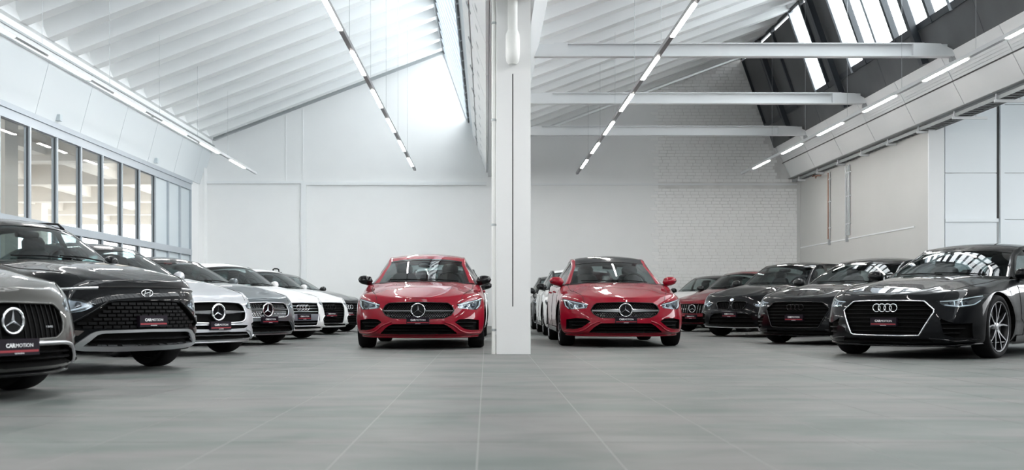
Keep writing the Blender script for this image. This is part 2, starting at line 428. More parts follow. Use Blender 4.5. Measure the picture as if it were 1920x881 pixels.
# cable tray below
ct = empty('cable_tray'); tag(ct, 'galvanised cable tray on cross brackets below the right gutter box', 'cable tray')
for x in (9.03, 9.33):
    t = MB(); t.box((x-.006, 2, 4.24), (x+.006, YB-.05, 4.31)); t.build('side_rail', GALV, ct)
yy = YB-.3; rn = MB()
for k in range(0, 120):
    r_ = MB() if False else rn; rn.box((9.03, yy-.008-k*.22, 4.245), (9.33, yy+.008-k*.22, 4.255))
tag(rn.build('rungs', GALV, ct), kind='stuff')
for k in range(5):
    cb = MB(); cb.tube([(9.07+.05*k, YB-.1, 4.268), (9.07+.05*k, 20, 4.27), (9.07+.05*k, 3, 4.268)], .014, 6)
    cb.build('cable', mat('grey_cable', (.12, .12, .12), .6), ct)
for k in range(13):
    b = MB(); y = 31.1-1.72*k
    b.box((8.97, y-.02, 4.19), (9.64, y+.02, 4.238)); b.box((8.99, y-.012, 4.19), (9.01, y+.012, 4.385)); b.box((9.42, y-.012, 4.19), (9.44, y+.012, 4.385)); b.build('bracket', STEELW, ct)

# ---- right wall, pier and the set-back wall facing the viewer
YP = 22.46
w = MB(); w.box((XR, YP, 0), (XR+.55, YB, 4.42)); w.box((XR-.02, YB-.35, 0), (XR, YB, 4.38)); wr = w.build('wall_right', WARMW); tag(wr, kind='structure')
l = MB(); l.box((XR-.012, YP+.7, 2.28), (XR, YB-.3, 2.31)); tag(l.build('trim_7', STEELW), kind='structure')
w = MB(); w.box((XR-.005, YP-.05, 0), (9.51, YP, 4.36)); tag(w.build('trim_8', STEELW), kind='structure')
w = MB(); w.box((XR+.5, YP, 0), (16.2, YP+.25, 5.7)); ws = w.build('wall_side', WHITE2); tag(ws, kind='structure', label='pale panelled wall facing the viewer at the far right', cat='wall')
PB = mat('daylight_tinted_panel', (.74, .79, .82), .45)  # blue cast of the daylight on this wall, put into the panel colour
zs = [0.02, at(0, 412, YP).z-.07, at(0, 412, YP).z, at(0, 325, YP).z, at(0, 197, YP).z, 5.6]
xs = [9.52, 10.60, 10.66, 11.7, 12.8, 13.9, 15, 16]
for i in range(len(xs)-1):
    if i == 1: continue
    for j in (0, 2, 3, 4):
        z1 = zs[2] if j == 0 else zs[j+1]
        p = MB(); p.box((xs[i]+.006, YP-.05, zs[j]+.008), (xs[i+1]-.006, YP, z1-.008)); p.build('panel', PB, ws)
p = MB(); p.box((10.60, YP-.02, zs[2]), (10.66, YP, zs[4])); p.build('gap', JOINT, ws)
p = MB(); p.box((10.66, YP-.09, 0), (10.74, YP, 5.2)); p.build('post', PB, ws)
p = MB(); p.box((9.52, YP-.09, zs[2]-.05), (10.62, YP-.05, zs[2]+.02)); p.build('ledge', PB, ws)
# side aisle: outer wall with glazing, flat roof
w = MB(); w.box((16, YF, 0), (16.2, 8, 5.7)); w.box((16, 20, 0), (16.2, YP+.2, 5.7)); w.box((16, 8, 4.6), (16.2, 20, 5.7)); w.box((16, 8, 0), (16.2, 20, 2.2)); tag(w.build('wall_outer', WHITE2), kind='structure')
w = MB()
for k in range(7): w.box((16.02, 8+k*2-.05, 2.2), (16.14, 8+k*2+.05, 4.6))
w.box((16.02, 8, 2.2), (16.14, 20, 2.28)); w.box((16.02, 8, 4.52), (16.14, 20, 4.6)); tag(w.build('window_4', ALU), kind='structure')
portal((16.25, 14, 3.4), (0, 6, 0), (0, 0, 1.2))
w = MB(); w.box((9.3, YF, 5.55), (16.2, YB, 5.75)); tag(w.build('ceiling', ROOFW), kind='structure')
# wall behind the viewer
w = MB(); w.box((-8.6, YF-.2, 0), (16.2, YF, 5.6))
w.prism([(-8.6, 5.6), (.8, 5.6), gl(0, .8), (RIDGE[0][0], RIDGE[0][1]+.2)], 'y', YF-.2, YF); w.prism([(.8, 5.6), (16.2, 5.6), gl(1, .8), (RIDGE[1][0], RIDGE[1][1]+.2)], 'y', YF-.2, YF)
tag(w.build('wall_front', mat('grey_wall_paint', (.65, .65, .65), .6)), kind='structure')
portal((XL-.15, (mull[-1]+27.4)/2, 2.0), (0, 0, 1.9), (0, (27.4-mull[-1])/2, 0))

# ---- central column with pipes
Y0 = 13.35; xa, xb = .125, .547; xm = (xa+xb)/2-.01
col = empty('column', (xm, Y0+.21, 0)); tag(col, 'square white concrete column in the centre of the hall', 'column')
def cbox(mb, a, b): mb.box((a[0]-xm, a[1]-Y0-.21, a[2]), (b[0]-xm, b[1]-Y0-.21, b[2]))
c = MB(); cbox(c, (xa, Y0+.02, 0), (xb, Y0+.42, 4.45))
zl, zh = CH-.01, CH+(VY-138)*Y0/F
cbox(c, (xa, Y0, zl), (xm-.007, Y0+.02, zh)); cbox(c, (xm+.007, Y0, zl), (xb, Y0+.02, zh)); cbox(c, (xa, Y0, 0), (xb, Y0+.02, zl)); cbox(c, (xa, Y0, zh), (xb, Y0+.02, 4.45))
c.build('shaft', mat('white_column_paint', (.82, .82, .82), .5, noise=.02, nscale=4), col)
c = MB(); cbox(c, (xm-.0068, Y0+.016, zl), (xm+.0068, Y0+.0195, zh)); c.build('slot', JOINT, col)
c = MB(); cbox(c, (xa-.02, Y0-.03, 4.45), (xb+.02, Y0+.45, 4.50)); c.build('head_plate', GALV, col)
dp = MB(); dx, dy = 0.323, Y0-.075
dp.lathe([(.0, 3.56), (.05, 3.565), (.078, 3.60), (.088, 3.68), (.088, 3.86), (.084, 3.93), (.068, 3.97), (.060, 3.99), (.060, 4.62), (0, 4.62)], (dx, dy, 0), n=28)
d = dp.build('drain_pipe', PORC, smooth=40); tag(d, 'white drain pipe with a wrapped collar on the front of the column head', 'pipe')
sp = empty('downpipe', (.090, Y0+.03, 0)); tag(sp, 'slim white downpipe running down the left side of the central column', 'pipe')
p = MB(); p.lathe([(.026, 0.0), (.026, 4.42)], (0, 0, 0), n=16); p.build('pipe', PORC, sp, smooth=60)
for z in (.3, 1.6, 2.9, 4.1):
    p = MB(); p.lathe([(.026, z-.015), (.031, z-.012), (.031, z+.012), (.026, z+.015)], (0, 0, 0), n=16); p.box((.02, -.01, z-.01), (.034, .01, z+.01)); p.build('clamp', GALV, sp)
# further columns in line behind (hidden for the most part)
for k in (1, 2):
    c = MB(); y = Y0+9.1*k*1.0
    if y < 30.5:
        o = empty('column', (xm, y+.2, 0)); tag(o, 'white column further back in line with the central column', 'column'); c.box((-.2, -.2, 0), (.2, .2, 4.42)); c.build('shaft', WHITE, o); c = MB(); c.box((-.23, -.23, 4.40), (.23, .23, 4.44)); c.build('head_plate', GALV, o)

# ---- steel cross beams of the right bay
for nm_, y in (('nearest', 19.72), ('middle', 24.3), ('farthest', 28.8)):
    o = empty('steel_beam', (4.7, y, 5.26)); tag(o, '%s of the three white steel cross beams under the right roof slope' % nm_, 'beam', 'white steel cross beams')
    x0, x1, h = .88-4.7, 8.52-4.7, .115
    b = MB(); b.box((x0, -.008, -h), (x1-.1, .008, h)); b.build('web', STEELW, o)
    for s in (-1, 1):
        f = MB(); z = s*h; f.box((x0+.0 if s < 0 else x0+.35, -.08, z-.009), (x1-.02 if s < 0 else x1-.55, .08, z+.009)); f.build('flange', STEELW, o)
    e = MB(); e.prism([(x0, -h), (x0+.6, -h), (x0+.6, h+.009), (x0+.45, h+.009), (x0, h*.3)], 'y', -.079, .079); e.build('end_plate', STEELW, o)
    e = MB(); e.prism([(x1-.75, -h), (x1, -h), (x1, -h*.1), (x1-.25, h*.95), (x1-.75, h+.009)], 'y', -.079, .079); e.build('end_plate', STEELW, o)
    e = MB(); e.box((x1-.05, -.05, -h-.09), (x1+.04, .05, -h)); e.build('bracket', GALV, o)

# ---- linear lights
ZLT = CH+3.75
def light_line(x, y1, off, label, pale=False):
    o = empty('linear_light', (x, y1, ZLT)); tag(o, label, 'light', 'suspended linear lights')
    r = MB(); r.box((-.033, -34, .0), (.033, 0, .06)); r.build('rail', mat('pale_light_rail', (.66, .67, .68), .5) if pale else mat('grey_light_rail', (.30, .30, .31), .5), o)
    k = -5
    while True:
        a = off+2.87*k; k += 1
        if a+1.6 > y1: break
        if a < -3: continue
        l = MB(); l.box((-.029, a-y1, -.012), (.029, a+1.6-y1, .001)); l.build('led_diffuser', LED, o)
        wv = MB(); wz = min(roofz(0 if x < .5 else 1, x)-ZLT, 3.3); wv.tube([(0, a-y1-.3, .05), (0, a-y1-.3, wz)], .003, 4); wv.build('suspension_wire', GALV, o)
light_line(-6.585, 30.85, 16.3, 'row of lights hanging in front of the tilted white panels on the left', True)
light_line(-1.986, 30.0, 15.95, 'row of lights hanging under the left roof slope, left of the column')
light_line(2.59, 30.85, 16.3, 'row of lights crossing the steel beams, right of the column')
light_line(7.3, 30.85, 16.4, 'row of lights hanging beside the right gutter box', True)

# ---- conduits on the right wall, alarm boxes
for px, n_, lab, mt in ((1555, 2, 'pair of thin copper and grey conduits on the right wall near the corner', COPPER), (1588, 3, 'bundle of three grey conduits on the right wall', GALV)):
    y = XR*F/(px-VX); o = empty('conduit', (XR-.03, y, 2.38)); tag(o, lab, 'conduit')
    for k in range(n_):
        c = MB(); yy = -.11*k if n_ == 2 else -.13*k
        c.tube([(0, yy, 0), (0, yy, 1.0), (0, yy, 1.78)], .02, 8); c.build('pipe', mt if k == 0 else GALV, o, smooth=60)
    for z in (.3, 1.0, 1.6):
        c = MB(); c.box((.0, -.32 if n_ > 2 else -.16, z-.015), (.028, .05, z+.015)); c.build('clip', STEELW, o)
    c = MB(); c.box((-.03, -.12, -.16), (.03, -.04, -.02)); c.build('socket_box', GALV, o)
c = MB(); a = at(1527, 312, 29.6)
c.tube([(8.95, 29.6, 4.14), (9.0, 29.7, 4.19), (9.05, 29.6, 4.14), (9.0, 29.5, 4.09), (8.97, 29.4, 4.12), (9.0, 29.35, 4.14), (9.05, 29.2, 4.12)], .02, 8)
tag(c.build('copper_pipe', COPPER, smooth=60), 'looped copper coloured pipe below the far end of the right gutter box', 'pipe')
eb = empty('alarm_box', (at(374, 352, 31.6).x, 31.75, at(0, 352, 31.6).z)); tag(eb, 'small white alarm box in the left back corner', 'alarm box')
c = MB(); c.box((-.09, -.1, -.1), (.09, .14, .1)); c.build('case', GPANEL, eb); c = MB(); c.box((-.06, -.11, -.06), (.06, -.1, .06)); c.build('cover', WHITE, eb)
cl = MB(); cl.box((XL, YB-.28, 0), (XL+.16, YB, 5.3)); tag(cl.build('trim_9', WHITE2), kind='structure')

# ---- canopy hall outside the glazed front
g = MB(); g.box((-80, -60, -.3), (-8.62, 90, -.07)); tag(g.build('ground', PAVE), kind='structure')
g = MB(); g.box((-8.6, -60, -.3), (80, YF-.3, -.07)); tag(g.build('ground', PAVE), kind='structure')
g = MB(); g.box((16.3, YF-.2, -.3), (80, 90, -.07)); tag(g.build('ground', PAVE), kind='structure')
cr = empty('canopy'); tag(cr, 'concrete canopy with beams seen through the glazed front', 'canopy')
g = MB(); g.box((-22.5, -6, 4.9), (-8.7, 50, 5.1)); g.build('slab', CONC, cr)
for k in range(10):
    y = 49.4-k*5.4; g = MB(); g.box((-22.5, y-.25, 4.3), (-8.75, y+.25, 4.9)); g.build('beam', CONC, cr)
for x in (-11.4, -14.2, -17.3, -22.2):
    g = MB(); g.box((x-.16, -6, 4.45), (x+.16, 50, 4.9)); g.build('beam', CONC, cr)
for k in range(8):
    y = 41.3-k*5.4
    for x in (-17.2, ):
        g = MB(); g.box((x-.3, y-.3, -.06), (x+.3, y+.3, 4.5)); g.box((x-.38, y-.38, -.06), (x+.38, y+.38, .2)); o = g.build('concrete_column', CONC); tag(o, 'beige concrete column under the canopy outside the glazed front', 'column', 'columns outside the glazed front')
g = MB(); y = 9.8*F/(912-20)
g.box((-9.95, 21.3, -.06), (-9.5, 21.9, 4.9)); g.box((-10.0, 21.25, -.06), (-9.45, 21.95, .2)); tag(g.build('concrete_column', CONC), 'wide beige concrete column just outside the nearest visible pane', 'column')
# ================================================================== CARS
def paint(name, col, metal=0.0, rough=.35, coat=1.0, cior=1.40): return mat('paint_'+name, col, rough, metal, coat, cior=cior, spec=.05)
CAV = mat('black_cavity', (.003, .003, .003), .8, spec=.1)
BPL = mat('black_plastic', (.004, .004, .0045), .5, spec=.10)
GBL = mat('gloss_black', (.004, .004, .005), .12, spec=.35)
CHR = mat('chrome', (.80, .81, .83), .12, metal=1)
SAT = mat('satin_silver', (.60, .61, .63), .32, metal=1)
RUB = mat('tyre_rubber', (.006, .006, .007), .8, spec=.2)
SEAT = mat('dark_seat', (.020, .020, .022), .6)
SEATL = mat('grey_seat', (.16, .16, .17), .6)
DASH = mat('dark_dashboard', (.008, .008, .009), .7)
GAP = mat('panel_gap', (.003, .003, .003), .9)
LAMPI = mat('lamp_interior', (.30, .31, .33), .25, metal=.9)
LAMPD = mat('lamp_dark_interior', (.03, .03, .035), .3, metal=.3)
DRL = mat('lamp_light_guide', (.85, .88, .92), .25)
LENS = glass('lamp_lens', (.92, .95, .97), 1.5)
PROJ = mat('projector_lens', (.10, .11, .13), .05, metal=.6)
AMBER = mat('amber_reflector', (.5, .08, .03), .3)
WIND = glass('windscreen_glass', (.48, .56, .56), 1.6)
SIDEG = glass('side_window_glass', (.50, .56, .56), 1.55)
PLATE = mat('plate_dark', (.012, .008, .014), .5, spec=.15)
PRED = mat('plate_red', (.26, .008, .018), .45)
PWHT = mat('plate_white', (.85, .85, .86), .5)
ALLOY = mat('machined_alloy', (.55, .56, .58), .3, metal=1)
DALLOY = mat('dark_alloy', (.02, .02, .022), .35, metal=.5)
DISC = mat('brake_disc', (.22, .22, .23), .4, metal=.9)
TXT = {}
def text_part(name, txt, size, m, parent, fn, bold=0.0, center=True, width=None):
    """flat lettering; fn maps (u, v, w) to car coordinates"""
    k = (txt, size, bold)
    if k not in TXT:
        me = text_mesh(txt, size, .0008, bold); TXT[k] = ([tuple(v.co) for v in me.vertices], [list(p.vertices) for p in me.polygons])
    vs, fs = TXT[k]
    xs = [v[0] for v in vs]; w = max(xs)-min(xs); c = (max(xs)+min(xs))/2
    sc = width/w if width else 1.0
    mb = MB(); mb.add([fn((v[0]-c)*sc, v[1]*sc, v[2]) for v in vs], fs)
    return mb.build(name, m, parent, recalc=False)

def resample(pts, n, smooth=True):
    P = [Vector((p[0], p[1])) for p in pts]
    d = [0]
    for a, b in zip(P, P[1:]): d.append(d[-1]+max((b-a).length, 1e-5))
    if smooth and len(P) > 2:
        fy, fz = pchip(d, [p.x for p in P]), pchip(d, [p.y for p in P])
    else:
        fy = lambda s: float(np.interp(s, d, [p.x for p in P])); fz = lambda s: float(np.interp(s, d, [p.y for p in P]))
    return [(fy(d[-1]*i/(n-1)), fz(d[-1]*i/(n-1))) for i in range(n)]
def mirror(pts): return [(-y, z) for y, z in pts]
def inside(poly, y, z):
    r = False; n = len(poly)
    for i in range(n):
        y1, z1 = poly[i]; y2, z2 = poly[(i+1) % n]
        if (z1 > z) != (z2 > z) and y < (y2-y1)*(z-z1)/(z2-z1)+y1: r = not r
    return r

class Car:
    def __init__(s, spec, name, label, pos, rz):
        d = dict(L=4.6, W=1.82, H=1.43, wb=2.73, fo=.90, wr=.33, zb=.175, lead=.66, n0=3.0, n1=2.5,
                 fend=.80, cowl=.955, belt=.93, rear=1.02, xcowl=-.42, mirror=None, roofm=None, seats=SEAT, rim='five')
        d.update(spec); s.d = d
        for k, v in d.items(): setattr(s, k, v)
        s.root = empty(name, pos, rz); tag(s.root, label, 'car', 'cars on show')
        s.roof_mat = s.roofm or s.paint; s.mir_mat = s.mirror or s.paint
        s.xt = -(s.L-s.fo); s.w = s.W/2; s.cut = MB(); s.cut.v = []
        s.make_body()
    # ---- body surface
    def make_body(s):
        fo, xt, w = s.fo, s.xt, s.w
        s.ztop = pchip(*zip(*sorted(s.d.get('topline') or [(fo, s.lead), (fo-.10, s.lead+.035), (fo-.35, s.lead+.10), (0, s.fend), (s.xcowl-.1, s.belt-.015), (-1.6, s.belt), (-s.wb, s.belt+.04), (xt+.2, s.rear-.03), (xt, s.rear-.06)])))
        xb = s.xbl = s.d.get('xrear', xt+.45)
        s.zc = pchip(*zip(*sorted(s.d.get('hood') or [(fo, s.lead), (fo-.05, s.lead+.035), (fo-.16, s.lead+.075), (fo-.45, s.lead+.155), (.05, s.lead+.155+(s.cowl-s.lead-.155)*.62), (s.xcowl, s.cowl), (s.xcowl-.12, s.cowl-.02), (s.xcowl-.6, s.belt-.06), (xb+.2, s.belt-.03), (xb, s.rear), (xt+.05, s.rear+.0), (xt, s.rear-.05)])))
        wt = pchip(*zip(*(s.d.get('wprof') or [(0, .90), (.07, .955), (.2, .985), (.42, 1.0), (.62, .992), (.80, .975), (.92, .945), (1, .885)])))
        xo = pchip(*zip(*(s.d.get('nose') or [(0, -.11), (.06, -.035), (.14, -.005), (.3, 0), (.5, -.008), (.7, -.035), (.88, -.075), (1, -.12)])))
        NL = [0, .03, .07, .12, .18, .25, .33, .42, .51, .60, .68, .76, .83, .89, .94, .975, 1.0]
        NF, NS, NR = 30, 44, 14
        xm, xmr = .10, -s.wb-.15
        wx = lambda x: w*(1-.035*max(0, (x+.2)/1.0)**2*(1 if x > -.2 else 0)-.05*max(0, (-s.wb+.6-x)/1.6)**2*(1 if x < -s.wb+.6 else 0))
        rows = []
        for t in NL:
            a = fo+xo(t)-xm; n = s.n0+(s.n1-s.n0)*t; row = []
            for i in range(NF):
                q = math.pi/2*(i/NF)**.92
                c, si = math.cos(q)**(2/n), math.sin(q)**(2/n)
                row.append([xm+a*c, wx(xm)*wt(t)*si])
            for i in range(NS):
                x = xm+(xmr-xm)*i/NS; row.append([x, wx(x)*wt(t)])
            ar = xmr-(xt-xo(t)*.8)
            for i in range(NR+1):
                q = math.pi/2*i/NR; c, si = max(math.cos(q), 0)**(2/3.2), math.sin(q)**(2/3.2)
                row.append([xmr-ar*si, wx(xmr)*wt(t)*c])
            for p in row:
                x, y = p; zt = s.ztop(x); z = s.zb+t*(zt-s.zb)
                for xw in (0, -s.wb):     # flared arches
                    dd = math.hypot(x-xw, z-s.wr); y += .012*math.exp(-((dd-s.wr-.07)/.07)**2)*(y > .4*w)*max(0, (y/w-.6)/.4)
                p[1] = y; p.append(z)
            rows.append(row)
        M = len(rows[0]); mb = MB()
        ring = lambda r: [tuple(p) for p in r]+[(p[0], -p[1], p[2]) for p in r[-2:0:-1]]
        mb.grid([ring(r) for r in rows], loop=True)
        K = 22; top = rows[-1]; caps = []
        ridge = s.d.get('ridge', .010)
        for i in range(M):
            x, y, z = top[i]; zc = s.zc(x); r = []
            for j in range(K+1):
                v = 1-2*j/K; v = math.copysign(abs(v)**.8, v)
                zz = z+(zc-z)*(1-abs(v)**2.6)
                if x > s.xcowl: zz += ridge*math.exp(-((abs(v)-.56)/.10)**2)*min(1, max(0, (fo-.1-x)/.4))
                r.append((x, y*v, zz))
            caps.append(r)
        for i in range(M-1):
            for j in range(K):
                q = [caps[i][j], caps[i][j+1], caps[i+1][j+1], caps[i+1][j]]
                xc = sum(p[0] for p in q)/4; yc = abs(sum(p[1] for p in q)/4)
                mb.add(q, [(0, 1, 2, 3)], 2 if (s.xcowl-.07 > xc > xb+.03 and yc < s.w*.80) else 0)
        bot = rows[0]
        for i in range(M-1):
            a, b = bot[i], bot[i+1]
            mb.add([a, b, (b[0], -b[1], b[2]), (a[0], -a[1], a[2])], [(0, 1, 2, 3)], 1)
        s.body_me = mb.mesh('body', [s.paint, CAV, DASH], smooth=180, merge=2e-4)
        me = s.body_me
        me.calc_loop_triangles()
        vs = [v.co.copy() for v in me.vertices]; tr = [tuple(t.vertices) for t in me.loop_triangles]
        s.tv, s.tt = vs, tr; s.bvh = BVHTree.FromPolygons(vs, tr)
        s.vn = [v.normal.copy() for v in me.vertices]
    def hit(s, o, dr):
        h = s.bvh.ray_cast(Vector(o), Vector(dr))
        if h[0] is None:
            h = s.bvh.find_nearest(Vector(o)+Vector(dr)*2.2)
        n = h[1]
        # smooth normal
        a, b, c = s.tt[h[2]]
        n2 = (s.vn[a]+s.vn[b]+s.vn[c]).normalized()
        return h[0], n2
    def front(s, y, z, off=0.0):
        p, n = s.hit((s.fo+2, y, z), (-1, 0, 0)); return p+n*off
    def up(s, x, y, off=0.0):
        p, n = s.hit((x, y, 3), (0, 0, -1)); return p+n*off
    def side(s, x, z, sg, off=0.0):
        p, n = s.hit((x, sg*3, z), (0, -sg, 0)); return p+n*off
    # ---- features on the nose, given as upper/lower outlines in the front view
    def rows(s, up, lo, n, m, sm):
        a, b = resample(up, n, sm), resample(lo, n, sm)
        return [[(a[i][0]+(b[i][0]-a[i][0])*k/m, a[i][1]+(b[i][1]-a[i][1])*k/m) for i in range(n)] for k in range(m+1)]
    def slab(s, mb, up, lo, o_out, o_in, n=26, m=5, sm=False, mi=0):
        R = s.rows(up, lo, n, m, sm)
        A = [[s.front(y, z, o_out) for y, z in r] for r in R]; B = [[s.front(y, z, o_in) for y, z in r] for r in R]
        o = len(mb.v); mb.grid(A, mi); mb.grid([r[::-1] for r in B], mi)
        ea = A[0]+[r[-1] for r in A[1:]]+A[-1][-2::-1]+[r[0] for r in A[-2:0:-1]]
        eb = B[0]+[r[-1] for r in B[1:]]+B[-1][-2::-1]+[r[0] for r in B[-2:0:-1]]
        mb.grid([ea, eb], mi, loop=True)
    def cavity(s, up, lo, depth, n=26, m=5, sm=False):
        c = MB(); s.slab(c, up, lo, .05, -depth, n, m, sm)
        o = len(s.cut.v); s.cut.v += c.v; s.cut.f += [[i+o for i in f] for f in c.f]; s.cut.m += [1]*len(c.f)
    def strip(s, name, pts, r, m, parent=None, off=0.0, n=30, sm=True, closed=False, flat=None, ns=8):
        P = resample(pts+([pts[0]] if closed else []), n+(1 if closed else 0), sm)
        if closed: P = P[:-1]
        mb = MB(); mb.tube([s.front(y, z, off) for y, z in P], r, ns, closed=closed, flat=flat)
        return mb.build(name, m, parent or s.root, smooth=50)
    def panel(s, name, up, lo, m, parent=None, o=.006, i=-.02, n=26, mm=4, sm=False):
        mb = MB(); s.slab(mb, up, lo, o, i, n, mm, sm)
        return mb.build(name, m, parent or s.root, smooth=35, merge=1e-5)
    # ---- finish the body: cut wheel arches and openings
    def finish(s):
        for xw in (0, -s.wb):
            for sg in (1, -1):
                c = MB(); R = s.wr+.035; y0, y1 = sg*(s.w-.30), sg*(s.w+.25)
                c.lathe([(0, y0), (R, y0), (R, y1), (0, y1)], (xw, 0, s.wr), 'y', 40)
                o = len(s.cut.v); s.cut.v += c.v; s.cut.f += [[i+o for i in f] for f in c.f]; s.cut.m += [1]*len(c.f)
        s.cut.m = [1]*len(s.cut.f)
        cme = s.cut.mesh('cutter', [s.paint, CAV, DASH], merge=1e-5)
        co = bpy.data.objects.new('cutter', cme); COL.objects.link(co)
        bo = bpy.data.objects.new('body', s.body_me); COL.objects.link(bo)
        md = bo.modifiers.new('cut', 'BOOLEAN'); md.operation = 'DIFFERENCE'; md.object = co; md.solver = 'EXACT'; md.use_self = True
        dg = bpy.context.evaluated_depsgraph_get()
        me = bpy.data.meshes.new_from_object(bo.evaluated_get(dg))
        bpy.data.objects.remove(bo); bpy.data.objects.remove(co)
        if len(me.polygons) < 500: print('BOOLEAN FAILED', s.root.name); me = s.body_me
        me.polygons.foreach_set('use_smooth', [True]*len(me.polygons))
        nor = [Vector((0, 0, 0))]*len(me.loops)
        cache = {}
        for p in me.polygons:
            for li in p.loop_indices:
                vi = me.loops[li].vertex_index
                if p.material_index == 1: nor[li] = p.normal.copy(); continue
                if vi not in cache:
                    co_ = me.vertices[vi].co; h = s.bvh.find_nearest(co_)
                    a, b, c = s.tt[h[2]]; A, B, C = s.tv[a], s.tv[b], s.tv[c]
                    v0, v1, v2 = B-A, C-A, h[0]-A
                    d00, d01, d11, d20, d21 = v0.dot(v0), v0.dot(v1), v1.dot(v1), v2.dot(v0), v2.dot(v1)
                    den = d00*d11-d01*d01
                    if abs(den) < 1e-14: cache[vi] = s.vn[a]
                    else:
                        q = (d11*d20-d01*d21)/den; r = (d00*d21-d01*d20)/den
                        cache[vi] = (s.vn[a]*(1-q-r)+s.vn[b]*q+s.vn[c]*r).normalized()
                nor[li] = cache[vi]
        me.normals_split_custom_set(nor)
        me.name = 'body'; s.body = link('body', me, s.root)
        s.greenhouse(); s.wheels(); s.mirrors(); s.cabin(); s.gaps()
    # ---- cabin
    def greenhouse(s):
        d = s.d; xc = s.xcowl
        g = d['gh']     # list of (x, z, half width, x sweep at the edge, z drop at the edge) from windscreen base to rear glass base
        L = [0]
        for a, b in zip(g, g[1:]): L.append(L[-1]+math.hypot(b[0]-a[0], b[1]-a[1]))
        fs = [pchip(L, [r[k] for r in g]) for k in range(5)]
        iw, ir = d.get('iw', 2), d.get('ir', len(g)-2)      # indices of header and rear header
        def P(l, v):
            x, z, w, sx, dz = [f(l) for f in fs]
            return Vector((x-sx*abs(v)**2.2, w*v, z-dz*abs(v)**2.2))
        def surf(l0, l1, v0, v1, n=16, m=14, off=0):
            return [[P(l0+(l1-l0)*i/n, v0+(v1-v0)*j/m) for j in range(m+1)] for i in range(n+1)]
        lw, lr, le = L[iw], L[ir], L[-1]
        ev = .955
        def part(name, rows, m, parent=s.root, sm=60): b = MB(); b.grid(rows); return b.build(name, m, parent, smooth=sm)
        s.windscreen = part('windscreen', surf(0, lw-.02, -ev, ev, 14, 18), d.get('wglass', WIND))
        part('roof', surf(lw-.02, lr, -ev, ev, 18, 16), s.roof_mat)
        part('rear_window', surf(lr, le, -ev, ev, 10, 14), SIDEG)
        # header frit, pillars, side windows
        ex = lambda l: P(l, 1)
        def low(x, sg):
            zt = s.ztop(x); p, n = s.hit((x, sg*3, zt-.035), (0, -sg, 0)); return Vector((x, p.y*.985, zt-.012))
        ls = [le*i/40 for i in range(41)]
        lb = [l for l in ls if ex(l).z > s.ztop(ex(l).x)+.01]
        for sg in (1, -1):
            pil = MB(); r1, r2, r3 = [], [], []
            rows_w = []
            for l in ls:
                e = P(l, sg); i = P(l, sg*ev*.985); lo = low(e.x, sg)
                if e.z < lo.z: lo = Vector((e.x, e.y, e.z-.002))
                f = .13 if lw < l < lr else .09
                hgt = max((e-lo).length, 1e-4); f = min(.9, .042/hgt)
                out = Vector((0, sg*.012, .004))
                dn = e.lerp(lo, f)+out*.5
                r1.append([i, P(l, sg*.975)+Vector((0, 0, .006)), e+out, dn])
                mid = e.lerp(lo, .55)+Vector((0, sg*.018*min(1, hgt*3), 0))
                rows_w.append([e.lerp(lo, f*.8), mid, lo])
            pil.grid(r1); pil.build('roof_pillar', GBL if d.get('blackpillar') else s.paint, s.root, smooth=60)
            sw = MB(); sw.grid(rows_w); wd = sw.build('side_window', SIDEG, s.root, smooth=60)
            # B pillar and C pillar
            for fx, wd_, m in ((d.get('xB', -1.45), .05, GBL), (s.xbl+.12, .16, s.paint)):
                b = MB(); rr = []
                for dx in (-wd_, wd_):
                    x = fx+dx; l = min(ls, key=lambda q: abs(ex(q).x-x)); e = P(l, sg); lo = low(x, sg)
                    if e.z < lo.z: e = lo+Vector((0, 0, .003))
                    rr.append([Vector((x, e.y+sg*.008, e.z)), e.lerp(lo, .5)+Vector((x-e.lerp(lo, .5).x, sg*.026, 0)), lo+Vector((0, sg*.008, 0))])
                b.grid(rr); b.build('door_pillar', m, s.root, smooth=60)
        # black frit along the header, inner mirror
        hd = MB(); hd.grid([[p+Vector((.004, 0, .003)) for p in r] for r in surf(lw-.075, lw+.0, -ev, ev, 2, 16)]); hd.build('windscreen_band', GBL, s.windscreen, smooth=60)
        mm = MB(); c = P(lw-.16, 0)+Vector((-.10, 0, -.045)); mm.lathe([(0, -.12), (.03, -.115), (.04, 0), (.03, .115), (0, .12)], c, 'y', 10); mm.build('inner_mirror', BPL, s.root, smooth=60)
        cw = MB(); cw.grid([[P(-.0, v)+Vector((.09, 0, -.004)), P(0, v)+Vector((-.01, 0, .006))] for v in [(-1+2*i/18)*.97 for i in range(19)]]); cw.build('cowl', BPL, s.root, smooth=60)
        for sg, y0 in ((1, .05), (-1, .50)):
            wp = MB(); wp.tube([P(.02, y0/.7-.0)+Vector((.02, 0, .012)), P(.05, (y0-.28)/.7)+Vector((.015, 0, .014)), P(.06, (y0-.55)/.7)+Vector((.015, 0, .014))], .008, 6); wp.build('wiper', BPL, s.root)
        s.P = P; s.lw = lw
